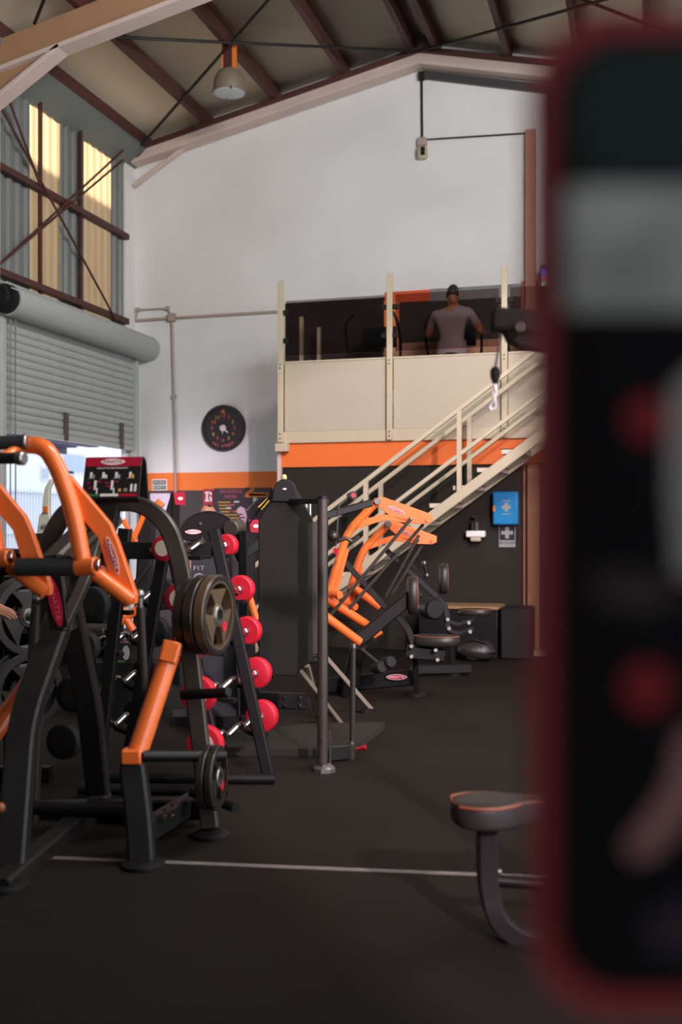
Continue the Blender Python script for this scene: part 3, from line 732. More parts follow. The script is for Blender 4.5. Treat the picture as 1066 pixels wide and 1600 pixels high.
po, a, b = sign('price_poster', 'dark price list poster with red headings and a line-drawn figure on the charcoal wall', 'poster', 335, 763, 424, 842, YB, PLUM)
w_ = b.x - a.x; h_ = abs(a.z - b.z); zt_ = max(a.z, b.z); yq = YB - 0.0085
text('LISTA DE PRECIOS', 0.1, PINKP, po, (a.x + w_ * 0.3, yq, zt_ - h_ * 0.07), X1, UPZ, width=w_ * 0.38, height=h_ * 0.06)
text('CAFETERIA', 0.1, PINKP, po, (a.x + w_ * 0.29, yq, zt_ - h_ * 0.17), X1, UPZ, width=w_ * 0.22, height=h_ * 0.06)
for k in range(10):
    v = 0.27 + k * 0.062; L0 = (0.22, 0.2, 0.12, 0.3, 0.32, 0.3, 0.3, 0.26, 0.26, 0.24)[k]
    sgn([(0.07 + 0.015 * k, v), (0.07 + L0 + 0.015 * k, v), (0.07 + L0 + 0.015 * k, v + 0.018), (0.07 + 0.015 * k, v + 0.018)], YELLOWP, po, 'price_line')
    u = (0.36, 0.28, 0.22, 0.28, 0.42, 0.46, 0.44, 0.56, 0.5, 0.48)[k]
    sgn([(u, v - 0.012), (u + 0.09, v - 0.012), (u + 0.08, v + 0.015), (u - 0.01, v + 0.015)], (WHITEP, PINKP)[k % 2], po, 'price_mark')
sgn([(0.56, 0.1), (0.68, 0.0), (0.72, 0.03), (0.64, 0.08), (0.96, 0.1), (0.94, 0.18), (0.6, 0.19), (0.54, 0.17)], ORANGEP, po, 'emblem')
sgn([(0.62, 0.11), (0.92, 0.125), (0.92, 0.16), (0.62, 0.155)], REDP, po, 'emblem_band')
sgn([(0.40, 0.42), (0.47, 0.36), (0.54, 0.4), (0.58, 0.55), (0.56, 0.7), (0.53, 0.86), (0.49, 0.86), (0.5, 0.66), (0.46, 0.56), (0.42, 0.5)], mat('drawn_figure', rgb(226, 190, 214), 0.5), po, 'line_figure')
for k in range(6): sgn([(0.58 + k * 0.035, 0.42 - k * 0.04), (0.60 + k * 0.035, 0.41 - k * 0.04), (0.60 + k * 0.035, 0.43 - k * 0.04), (0.58 + k * 0.035, 0.44 - k * 0.04)], WHITEP, po, 'dash')
sgn([(0.7, 0.18), (0.76, 0.18), (0.72, 0.27), (0.68, 0.27)], WHITEP, po, 'dash')

wp, a, b = sign('wall_panel', 'plain lavender-white panel on the charcoal wall beside the shutter', 'panel', 235, 771, 266, 800, YB, mat('lavender_panel', rgb(222, 206, 226), 0.5))

# first aid cabinet, sign and dispenser on the dark wall under the stairs
yw = YM + 0.06
fa_a, fa_b = onY(770, 768, yw - 0.12), onY(810, 820, yw - 0.12)
fa = thing('first_aid_cabinet', 'blue plastic first aid cabinet with a grey cross on the dark wall', 'cabinet', V(((fa_a.x + fa_b.x) / 2, yw - 0.06, fa_b.z)))
MB().bounds(fa_a.x, fa_b.x, yw - 0.05, yw, fa_b.z, fa_a.z).build('body', BLUE, fa, bevel=0.012)
MB().bounds(fa_a.x, fa_b.x, yw - 0.125, yw - 0.055, fa_b.z, fa_a.z).build('door', BLUE, fa, bevel=0.018)
cx, cz, yf_ = (fa_a.x + fa_b.x) / 2 + 0.01, (fa_a.z + fa_b.z) / 2 + 0.01, yw - 0.126
def cross(c, s, t, par, m, nm='cross'):
    x, y, z = c; k = t / 2
    MB().prism([(x + u, y, z + v) for u, v in ((-k, -s), (k, -s), (k, -k), (s, -k), (s, k), (k, k), (k, s), (-k, s), (-k, k), (-s, k), (-s, -k), (-k, -k))], (0, -0.004, 0)).build(nm, m, par)
cross((cx, yf_, cz), 0.045, 0.035, fa, GREYP)
for z in (cz + 0.065, cz - 0.07): MB().bounds(cx - 0.045, cx + 0.045, yf_ - 0.002, yf_, z - 0.005, z + 0.005).build('print_line', GREYP, fa)
MB().bounds(fa_a.x + 0.005, fa_a.x + 0.03, yf_ - 0.01, yf_, cz - 0.045, cz + 0.015).build('latch', ORANGEP, fa)
bs, a, b = sign('first_aid_sign', 'black and white BOTIQUIN sign with a cross below the blue cabinet', 'sign', 780, 820, 806, 855, yw, GREYP, 0.01)
MB().bounds(a.x + 0.008, b.x - 0.008, yw - 0.014, yw - 0.01, b.z + 0.075, a.z - 0.006).build('cross_field', BLACKP, bs)
cross(((a.x + b.x) / 2, yw - 0.014, (a.z + b.z) / 2 + 0.035), 0.062, 0.04, bs, GREYP)
text('BOTIQUIN', 0.03, BLACKP, bs, ((a.x + b.x) / 2, yw - 0.0115, b.z + 0.045), X1, UPZ, width=(b.x - a.x) * 0.88, height=0.03)
dp_c = onY(744, 830, yw - 0.06)
ds = thing('soap_dispenser', 'white wall bracket holding a dark gel bottle left of the blue cabinet', 'dispenser', dp_c)
MB().box(dp_c + V((0, 0, -0.03)), 0.2, 0.12, 0.07).build('bracket', WHITEP, ds, bevel=0.015)
MB().box(dp_c + V((0, 0.0, -0.085)), 0.11, 0.1, 0.05).build('drip_cup', CREAM, ds, bevel=0.015)
MB().lathe(dp_c + V((0, 0, 0.005)), UP, [(0, 0.055), (0.09, 0.055), (0.11, 0.03), (0.13, 0.02), (0.14, 0.02)], 16).build('bottle', mat('dark_gel_bottle', rgb(54, 48, 46), 0.25), ds)
MB().box(dp_c + V((-0.01, -0.02, 0.155)), 0.05, 0.06, 0.02).build('pump', CHROME, ds)

# ================================================================== shared small builders
def foot_pad(p, r=0.07, name='foot_pad', parent=None, m=BLACK):
    p = V(p); return MB().lathe((p.x, p.y, 0), UP, [(0, r), (0.015, r), (0.025, r * 0.8), (0.03, r * 0.5)], 24).build(name, m, parent)
def plate(nm, label, c, axis, R, th, group, face=PLATE, dot=True):
    """spoked weight plate, axis points to the viewer's side"""
    c = V(c); ax = V(axis).normalized(); sd, u = perp(ax, UP)
    t = thing(nm, label, 'weight plate', c, group)
    mb = MB(); mb.ring(c, ax, R * 0.80, R, th, 44); mb.ring(c, ax, 0.027, R * 0.30, th * 0.9, 28)
    for k in range(3):
        a0 = PI / 2 + k * 2 * PI / 3
        out = []
        for r, w in ((R * 0.26, 0.60), (R * 0.5, 0.58), (R * 0.82, 0.66)):
            out.append((r, w))
        L = [c - ax * th * 0.35 + (sd * math.cos(a0 + w) + u * math.sin(a0 + w)) * r for r, w in out]
        Rr = [c - ax * th * 0.35 + (sd * math.cos(a0 - w) + u * math.sin(a0 - w)) * r for r, w in reversed(out)]
        mb.prism(L + Rr, ax * th * 0.7)
    mb.build('disc', face, t)
    MB().ring(c, ax, R * 0.86, R * 0.985, th * 1.12, 44).build('rim', PLATE, t) if face is not PLATE else None
    MB().ring(c + ax * th * 0.42, ax, 0.026, 0.042, 0.012, 20).build('hub_ring', STEEL, t)
    if dot:
        q = c + ax * th * 0.36 + (sd * math.cos(3.9) + u * math.sin(3.9)) * R * 0.45
        MB().cyl(q, q + ax * 0.004, 0.022, 16).build('sticker', RED, t)
    return t

# ================================================================== FRONT PULL-DOWN MACHINE
m1 = thing('pulldown_machine', 'large plate-loaded pulldown machine with orange lever arms and placard, left foreground', 'gym machine', UW(-0.95, 4.5))
def part(nm, m, mk, par, bevel=0.0, label=None):
    mb = MB(); mk(mb); return mb.build(nm, m, par, bevel=bevel, label=label)
side = (RT * 0.98 - FW * 0.2)
part('front_leg', FRAME, lambda q: q.beam([P(96, 960, 4.58), P(36, 1128, 4.3), P(18, 1362, 4.08)], 0.085, 0.11, ref=RT, rad=0.12), m1)
part('rear_leg', FRAME, lambda q: q.beam([P(108, 945, 4.66), P(141, 1110, 4.82), P(155, 1250, 5.02)], 0.08, 0.10, ref=RT, rad=0.1), m1)
part('spine', FRAME, lambda q: q.beam([P(80, 868, 4.6), P(100, 985, 4.6)], 0.10, 0.12, ref=FW), m1)
part('spine_link', BRONZE, lambda q: q.beam([P(96, 985, 4.52), P(135, 902, 4.62), P(150, 850, 4.75)], 0.045, 0.08, ref=FW, rad=0.05), m1)
part('base_rail', FRAME, lambda q: q.beam([P(160, 1252, 5.02), P(-4, 1392, 3.9)], 0.09, 0.09), m1)
part('boom', BRONZE, lambda q: q.beam([P(68, 905, 4.55), P(172, 800, 4.95)], 0.10, 0.13), m1)
part('boom_flange', BRONZE, lambda q: q.beam([P(105, 872, 4.5), P(165, 818, 4.8)], 0.05, 0.02), m1)
# arch frame carrying the placard
arch = [P(45, 1300, 4.85), P(62, 960, 4.85), P(75, 842, 4.85), P(112, 786, 4.85), P(222, 786, 4.80), P(262, 818, 4.76), P(284, 885, 4.74), P(296, 1010, 4.7), P(328, 1292, 4.62)]
part('arch_frame', BRONZE, lambda q: q.beam(arch, 0.075, 0.062, ref=FW, rad=0.16, n=10), m1)
part('gusset', FRAME, lambda q: q.prism([P(135, 790, 4.72), P(182, 790, 4.72), P(172, 838, 4.72), P(150, 840, 4.72)], FW * 0.12), m1)
foot_pad(P(330, 1306, 4.6), 0.08, 'foot_pad', m1)
# cross members on the floor
part('cross_rail', BLACK, lambda q: q.beam([P(60, 1268, 4.92), P(318, 1262, 4.75)], 0.08, 0.09), m1)
part('cross_rail', BLACK, lambda q: q.tube([P(48, 1262, 4.7), P(215, 1270, 4.6)], 0.03), m1)
part('side_rail', FRAME, lambda q: q.beam([P(225, 1300, 4.3), P(330, 1236, 5.05)], 0.06, 0.09), m1)
for x, y in ((258, 1264), (258, 1276), (270, 1256), (270, 1275)):
    q_ = P(x, y, 4.36); MB().cyl(q_, q_ - FW * 0.02, 0.008, 8).build('bolt', CHROME, m1)
# rest post
part('rest_post', FRAME, lambda q: q.beam([P(208, 1196, 4.3), P(218, 1278, 4.26), P(223, 1352, 4.22)], 0.095, 0.10, ref=RT, rad=0.05), m1)
foot_pad(P(224, 1356, 4.2), 0.085, 'foot_pad', m1)
foot_pad(P(10, 1382, 3.95), 0.085, 'foot_pad', m1)
# placard, a folded sheet
c = P(176, 748, 4.72); wv = side.normalized(); nv = wv.cross(UP).normalized()
uv = (UP * 0.97 - nv * 0.24).normalized(); wP, hP = 0.262, 0.205
prof = [(-0.5, -0.02), (-0.46, 0.012), (0.46, 0.012), (0.5, -0.008), (0.5, -0.03), (0.42, -0.05), (-0.5, -0.13), (-0.52, -0.12), (0.4, -0.038), (0.465, -0.022), (0.465, -0.002), (-0.45, -0.002)]
nP = wv.cross(uv).normalized()
out = [c - wv * wP / 2 + uv * hP * a_ + nP * b_ for a_, b_ in prof]
pl_ = part('placard', BLACKP, lambda q: q.prism(out, wv * wP), m1)
fc_ = c + nP * 0.0125
def pq(u0, v0, u1, v1, m, nm, th=0.0008):   # print on the placard, u,v in 0..1 from the top left
    pts = [fc_ + wv * wP * (u - 0.5) + uv * hP * (0.46 - 0.92 * v) for u, v in ((u0, v1), (u1, v1), (u1, v0), (u0, v0))]
    return MB().prism(pts, nP * th).build(nm, m, pl_)
pq(0.0, 0.0, 1.0, 0.22, REDP, 'red_header')
hc = fc_ + nP * 0.001 + uv * hP * (0.46 - 0.92 * 0.11)
flat(ellipse(hc, wv, uv, wP * 0.22, hP * 0.072, sharp=1.3), nP, 0.0008, 'header_badge', WHITEP, pl_)
text('PANATTA', 0.02, REDP, pl_, hc + nP * 0.0015, wv, uv, th=0.0004, width=wP * 0.33, height=hP * 0.07)
text('SUPER LAT MACHINE CONVERGENT', 0.02, WHITEP, pl_, fc_ + nP * 0.001 + uv * hP * (0.46 - 0.92 * 0.265), wv, uv, th=0.0004, width=wP * 0.56, height=hP * 0.035)
for i, u in enumerate((0.08, 0.3, 0.53, 0.78)):
    pq(u + 0.03, 0.36, u + 0.075, 0.5, WHITEP, 'pictogram'); pq(u + 0.05, 0.42, u + 0.12, 0.5, (GREYP, WHITEP, MATS['pale_blue_window'], YELLOWP)[i], 'pictogram'); pq(u - 0.01, 0.51, u + 0.13, 0.52, GREYP, 'pictogram')
for u in (0.2, 0.5):
    pq(u, 0.56, u + 0.045, 0.78, WHITEP, 'pictogram'); pq(u, 0.74, u + 0.075, 0.79, WHITEP, 'pictogram'); pq(u + 0.05, 0.78, u + 0.075, 0.89, WHITEP, 'pictogram')
for u, v in ((0.07, 0.6), (0.1, 0.72), (0.4, 0.6), (0.42, 0.68), (0.57, 0.57), (0.26, 0.57)): pq(u, v, u + 0.06, v + 0.035, REDP, 'pictogram')
pq(0.64, 0.76, 0.69, 0.83, YELLOWP, 'pictogram'); pq(0.74, 0.75, 0.8, 0.83, GREYP, 'pictogram'); pq(0.85, 0.65, 0.89, 0.83, WHITEP, 'pictogram'); pq(0.92, 0.65, 0.96, 0.83, WHITEP, 'pictogram')
pq(0.02, 0.88, 0.31, 0.945, GREENP, 'tricolour'); pq(0.33, 0.88, 0.65, 0.945, WHITEP, 'tricolour'); pq(0.67, 0.88, 0.98, 0.945, REDP, 'tricolour')

# lever arms: right arm as seen; the left one is the same arm mirrored across the machine
wA = 4.22
def lever(off, far):
    o = V(off)
    def Q(x, y, w=wA): return P(x, y, w) + o
    tube = MB().tube([Q(38, 695, wA + 0.02), Q(70, 697), Q(90, 730), Q(115, 800), Q(131, 888)], 0.0345, 18, rad=0.14, n=8)
    arm = tube.build('lever_tube', ORANGE, m1)
    th = FW * 0.05
    MB().prism([Q(97, 745, wA + 0.01), Q(108, 742, wA + 0.01), Q(172, 818, wA + 0.01), Q(184, 846, wA + 0.01), Q(213, 930, wA + 0.01), Q(212, 944, wA + 0.01), Q(203, 944, wA + 0.01), Q(150, 900, wA + 0.01), Q(157, 884, wA + 0.01), Q(169, 894, wA + 0.01), Q(153, 840, wA + 0.01), Q(116, 796, wA + 0.01)], th).build('lever_plate', ORANGE, m1, bevel=0.004)
    MB().tube([Q(150, 897), Q(206, 940)], 0.03, 16).build('lever_tube', ORANGE, m1)
    MB().cyl(Q(120, 886), Q(152, 884, wA - 0.03), 0.036, 20, ch=0.004).build('elbow_sleeve', ORANGE, m1)
    q0 = Q(151, 882, wA - 0.04); MB().cyl(q0, q0 + RT * 0.014, 0.026, 20, ch=0.003).build('pivot_cap', CHROME, m1)
    if not far: logo(m1, Q(176, 868, wA - 0.004), Q(186, 900) - Q(166, 836), (Q(186, 868) - Q(166, 874)), 0.155, 0.03)
    # handle
    MB().cyl(Q(-40, 694, wA - 0.05), Q(38, 690, wA - 0.02), 0.027, 18).build('handle_grip', FOAM, m1)
    MB().cyl(Q(36, 690, wA - 0.02), Q(43, 690, wA - 0.02), 0.031, 18, ch=0.004).build('handle_cap', STEEL, m1)
lever((0, 0, 0), False)
lever(RT * (-140 / FPX * wA) + UP * (12 / FPX * wA) + FW * 0.05, True)
MB().cyl(P(-30, 716, 4.1), P(33, 716, 4.02), 0.022, 18).build('handle_grip', FOAM, m1)
MB().tube([P(34, 696, 4.22), P(8, 712, 4.14), P(-6, 716, 4.08)], 0.018, 12, rad=0.05).build('handle_bracket', ORANGE, m1)
MB().cyl(P(26, 716, 4.03), P(39, 716, 4.02), 0.027, 18, ch=0.006).build('handle_cap', STEEL, m1)
MB().cyl(P(26, 886, wA), P(126, 886, wA), 0.036, 24).build('foam_roller', FOAM, m1)
logo(m1, P(86, 940, 4.42), P(94, 978, 4.6) - P(78, 903, 4.6), P(95, 940, 4.6) - P(77, 944, 4.6), 0.215, 0.05, plain=True)
MB().beam([P(82, 898, 4.45), P(93, 982, 4.45)], 0.075, 0.02, ref=FW).build('badge_plate', BLACK, m1)
# link rod and lower lever with its loading horn
def rod(a, b, r, nm='link_rod', m=FRAME):
    MB().tube([a, b], r, 12).build(nm, m, m1)
rod(P(219, 948, 4.3), P(227, 1108, 4.42), 0.017, m=BRONZE)
MB().ball(P(218, 928, 4.29), 0.02).build('rod_joint', STEEL, m1)
MB().cyl(P(218, 930, 4.29), P(219, 950, 4.3), 0.011, 12).build('rod_neck', STEEL, m1)
MB().cyl(P(227, 1104, 4.42), P(229, 1122, 4.42), 0.012, 12).build('rod_neck', OXIDE, m1)
MB().tube([P(265, 1024, 4.44), P(215, 1176, 4.3)], 0.042, 18).build('lower_lever', ORANGE, m1)
MB().beam([P(271, 1003, 4.44), P(262, 1036, 4.42)], 0.075, 0.085, ref=FW).build('lever_head', ORANGE, m1, bevel=0.006)
MB().beam([P(192, 1181, 4.28), P(222, 1181, 4.28)], 0.075, 0.058).build('lever_foot', ORANGE, m1, bevel=0.006)
MB().cyl(P(222, 1181, 4.28), P(352, 1181, 4.42), 0.024, 18).build('loading_horn', BLACK, m1)
MB().cyl(P(285, 1086, 4.62), P(358, 1082, 4.5), 0.022, 18, ch=0.004).build('storage_horn', BLACK, m1)
MB().tube([P(300, 1238, 4.7), P(368, 1262, 4.5)], 0.022, 14).build('storage_horn', BLACK, m1)
# left lower lever and rod
rod(P(58, 945, 4.45), P(48, 1120, 4.5), 0.016, m=BRONZE)
MB().ball(P(58, 935, 4.45), 0.018).build('rod_joint', STEEL, m1)
MB().tube([P(52, 1060, 4.62), P(-20, 1158, 4.4)], 0.042, 18).build('lower_lever', ORANGE, m1)
MB().ball(P(0, 1262, 4.0), 0.02).build('rod_joint', PIPING, m1)
# plates: three on the upper horn, two on the lower horn
axU = (RT * 0.95 - FW * 0.31).normalized()
MB().cyl(P(286, 955, 4.74), P(286, 955, 4.74) + axU * 0.185, 0.02, 16, ch=0.003).build('storage_horn', STEEL, m1)
cU = P(340, 961, 4.55)
for i, (wh, fc) in enumerate((('outermost, with bronze spoked face', PLATEB), ('middle of the three', PLATE), ('innermost, against the arch frame', PLATE))):
    plate('weight_plate', 'black spoked weight plate on the upper horn, ' + wh, cU - axU * (0.012 + 0.052 * i), axU, 0.17 if i < 2 else 0.155, 0.044, 'weight plates on the pulldown machine', fc, i == 0)
axL = (RT * 0.985 - FW * 0.17).normalized()
cL = P(338, 1215, 4.42)
for i, wh in enumerate(('outer of the two', 'inner of the two')):
    plate('weight_plate', 'small black weight plate hanging on the low lever horn, ' + wh, cL - axL * 0.036 * i, axL, 0.132, 0.03, 'weight plates on the pulldown machine', PLATE, i == 0)

# ================================================================== CURL-BAR RACK
rk = thing('curl_bar_rack', 'black slanted two-sided rack holding red-ended curl bars', 'rack', P(300, 1216, 5.4) * 1.0)
rk.location.z = 0; 
wN, wF_ = 5.3, 5.6
def dZ(p, z): p = V(p); p.z = z; return p
apex = []
for w, kR, kL in ((wF_, ((334, 828), (420, 1214)), ((262, 828), (196, 1212))), (wN, ((264, 826), (346, 1232)), ((196, 826), (150, 1230)))):
    for (t0, t1) in (kR, kL):
        part('upright', BLACK, lambda q: q.beam([P(*t0, w), P(*t1, w)], 0.06, 0.075, ref=FW), rk)
    part('top_crossbar', BLACK, lambda q: q.beam([P(180 if w == wN else 262, 860, w - 0.05), P(272 if w == wN else 330, 860, w - 0.05)], 0.05, 0.085), rk)
    part('foot_bar', BLACK, lambda q: q.cyl(P(kL[1][0] - 26, kL[1][1] + 3, w - 0.05), P(kR[1][0] + 10, kR[1][1] + 3, w - 0.05), 0.028, 16), rk)
for x in (196, 237):
    q_ = P(x, 859, 5.2); MB().cyl(q_, q_ - FW * 0.02, 0.011, 12).build('bolt', CHROME, rk)
for z in (0.35, 0.75): part('spine_bar', BLACK, lambda q: q.beam([dZ(P(300, 1000, wN), z), dZ(P(312, 1000, wF_), z)], 0.05, 0.05), rk)
# bars
LB = 0.853
def curl_bar(label, pos, m_head, m_face, group, k=1.0):
    t = thing('curl_bar', label, 'barbell', pos, group)
    o = V(pos)
    pts = [(0, 0.06, 0), (0, 0.16, 0), (0.018, 0.21, 0.03), (-0.012, 0.31, -0.025), (0.02, 0.40, 0.022), (0.02, 0.46, 0.022), (-0.012, 0.55, -0.025), (0.018, 0.65, 0.03), (0, 0.70, 0), (0, LB - 0.05, 0)]
    MB().tube([o + V(p) for p in pts], 0.0145, 12, rad=0.03, n=3).build('bar', CHROME, t)
    for y, dr in ((0.0, 1), (LB, -1)):
        p = o + V((0, y, 0))
        h = MB().lathe(p, (0, dr, 0), [(0, 0.07 * k), (0.004, 0.082 * k), (0.02, 0.086 * k), (0.05, 0.086 * k), (0.06, 0.082 * k), (0.064, 0.076 * k), (0.064, 0.02)], 32).build('weight_head', m_head, t)
        MB().lathe(p - V((0, dr * 0.0015, 0)), (0, dr, 0), [(0, 0.052 * k), (0.003, 0.052 * k)], 28).build('face_disc', m_face, h)
        MB().lathe(p + V((0, dr * 0.064, 0)), (0, dr, 0), [(0, 0.027), (0.03, 0.024), (0.035, 0.019), (0.10, 0.019)], 16).build('collar', CHROME, h)
    return t
ordn = ('top', 'second', 'third', 'fourth', 'lowest')
rest = []
for i, (px, py) in enumerate(((358, 852), (380, 920), (390, 985), (404, 1050), (413, 1117))):
    far = P(px, py, 5.95)
    pos = far - V((0, LB, 0))
    curl_bar('red-ended chrome curl bar on the %s rung facing the dark board' % ordn[i], pos, RED, mat('cream_face', rgb(222, 206, 186), 0.5) if i == 0 else MATS['cream_face'], 'red curl bars on the rack', (0.72, 0.9, 0.95, 1.02, 1.05)[i])
    rest.append(pos)
for i, (px, py) in enumerate(((140, 945), (124, 1012), (110, 1086), (95, 1160))):
    pos = P(px, py, 5.13)
    curl_bar('black-ended chrome curl bar on the %s rung of the shutter side of the rack' % ('upper', 'second', 'third', 'lowest')[i], pos, RUBBER, PLATE, 'black curl bars on the rack')
    rest.append(pos)
for pos in rest:                        # saddle hooks welded to the uprights
    for y in (0.2, 0.56):
        o = pos + V((0, y, 0)); sx = 0.12 if pos.x < -1.25 else -0.12
        part('saddle', BLACK, lambda q: q.beam([o + V((0, 0, -0.03)), o + V((sx * 0.5, 0, -0.05)), o + V((sx, 0, -0.05))], 0.05, 0.022), rk)

# ================================================================== TALL BOARD CABLE TOWER
ct = thing('cable_tower', 'cable tower with a tall dark backboard beside the steel column', 'gym machine', dZ(P(450, 1150, 6.3), 0))
wB = 6.2
bo = [P(x, y, wB) for x, y in ((404, 812), (434, 768), (466, 768), (489, 812), (489, 1030), (460, 1056), (432, 1056), (404, 1030))]
part('backboard', TEXTURE, lambda q: q.prism(bo, FW * 0.05), ct, bevel=0.006)
part('board_edge', BRONZE, lambda q: q.beam([P(492, 815, wB + 0.06), P(492, 1020, wB + 0.06)], 0.03, 0.06, ref=FW), ct)
cp_ = [P(445 + 19 * math.cos(a), 772 - 24 * math.sin(a), wB - 0.02) for a in [PI * k / 10 for k in range(11)]]
part('top_cap', RUBBER, lambda q: q.prism([P(472, 784, wB - 0.02)] + cp_ + [P(424, 784, wB - 0.02)], FW * 0.1), ct, bevel=0.006)
flat(ellipse(P(445, 764, wB - 0.022), RT, UP, 0.011, 0.005), -FW, 0.002, 'badge', WHITEP, ct)
for x in (478, 484): part('guide_rod', CHROME, lambda q: q.cyl(P(x, 785, 6.4), P(x, 1020, 6.4), 0.011, 12), ct)
part('crosshead', BLACK, lambda q: q.beam([P(440, 784, 6.3), P(508, 783, 5.9)], 0.05, 0.03), ct)
part('weight_shroud', BLACK, lambda q: q.beam([P(488, 830, 6.5), P(496, 1010, 6.5)], 0.09, 0.1, ref=FW), ct)
col = part('column', BRONZE, lambda q: q.cyl(P(504, 777, 5.83), dZ(P(504, 1190, 5.83), 0.02), 0.028, 20), ct)
part('column_cap', BLACK, lambda q: q.cyl(P(504, 781, 5.83), P(504, 775, 5.83), 0.0285, 20, ch=0.004), ct)
part('column_flange', STEEL, lambda q: q.lathe(dZ(P(507, 1200, 5.83), 0), UP, [(0, 0.062), (0.02, 0.062), (0.03, 0.05), (0.04, 0.034)], 8), ct)
part('column_fin', BRONZE, lambda q: q.beam([dZ(P(516, 1147, 5.9), 0.2), dZ(P(516, 1190, 5.9), 0.0)], 0.01, 0.05, ref=FW), ct)
for y in (1155, 1192):
    q_ = P(504, y, 5.8); MB().cyl(q_, q_ - FW * 0.012, 0.008, 8).build('bolt', CHROME, ct)
part('platform', PLATF, lambda q: q.prism([dZ(P(380, 1140, 7.0), 0.0), dZ(P(602, 1140, 7.02), 0.0), dZ(P(548, 1190, 6.2), 0.0), dZ(P(330, 1190, 6.2), 0.0)], UP * 0.05), ct, bevel=0.004)
part('platform_stop', BLACK, lambda q: q.beam([dZ(P(516, 1180, 6.05), 0.05), dZ(P(545, 1180, 6.1), 0.05)], 0.03, 0.08), ct)
part('pin_post', BRONZE, lambda q: q.cyl(dZ(P(550, 1180, 6.15), 0.0), P(552, 1008, 6.15), 0.016, 16), ct)
part('pin_post_cap', STEEL, lambda q: q.cyl(P(552, 1013, 6.15), P(552, 1006, 6.15), 0.0175, 16, ch=0.003), ct)
part('pin_socket', BRONZE, lambda q: q.cyl(dZ(P(549, 1180, 6.15), 0.0), dZ(P(549, 1160, 6.15), 0.085), 0.022, 16), ct)
part('pin_collar', STEEL, lambda q: q.cyl(dZ(P(549, 1180, 6.15), 0.085), dZ(P(549, 1160, 6.15), 0.10), 0.02, 16), ct)
part('pull_pin', RED, lambda q: q.lathe(P(556, 1170, 6.12), RT * 0.95 + UP * 0.1, [(0, 0.008), (0.025, 0.008), (0.035, 0.012), (0.05, 0.018), (0.06, 0.018), (0.062, 0.012)], 14), ct)
# base of the tower behind the board
part('base_rail', BLACK, lambda q: q.beam([P(385, 1092, 6.9), P(478, 1096, 6.9)], 0.07, 0.1), ct)
for x, y in ((446, 1089), (446, 1101), (470, 1089), (470, 1101)):
    q_ = P(x, y, 6.84); MB().cyl(q_, q_ - FW * 0.02, 0.009, 8).build('bolt', CHROME, ct)
for a_, b_ in (((462, 1042, 6.7), (532, 1136, 7.1)), ((478, 1040, 7.0), (500, 1090, 7.3))):
    part('stay_leg', LBRONZE, lambda q: q.beam([P(*a_), dZ(P(*b_), 0.02)], 0.05, 0.03), ct)
part('hub_block', BLACK, lambda q: q.beam([P(458, 1030, 6.65), P(500, 1024, 6.7)], 0.09, 0.07), ct)
part('hub_pin', CHROME, lambda q: q.cyl(P(480, 1026, 6.55), P(497, 1024, 6.55), 0.014, 12), ct)

# small gold-tipped flag stick behind the board
gs = thing('rubber_strap', 'orange and black resistance strap hanging left of the tall board', 'strap', P(415, 800, 6.6))
part('strap_handle', YELLOWP, lambda q: q.prism([P(x, y, 6.6) for x, y in ((403, 792), (418, 778), (421, 783), (409, 797))], FW * 0.02), gs)
part('strap_cord', RUBBER, lambda q: q.tube([P(385, 825, 6.6), P(405, 796, 6.6), P(432, 765, 6.5)], 0.006, 8), gs)
kn = thing('yellow_knob', 'small yellow knob peeking above the cap of the tall board', 'knob', P(444, 748, 6.35))
part('knob_head', mat('pale_yellow', rgb(206, 190, 128), 0.4), lambda q: q.lathe(P(444, 752, 6.32), UP, [(0, 0.012), (0.01, 0.016), (0.03, 0.016), (0.04, 0.008)], 14), kn)
part('knob_stem', FRAME, lambda q: q.cyl(P(444, 775, 6.32), P(444, 751, 6.32), 0.008, 10), kn)
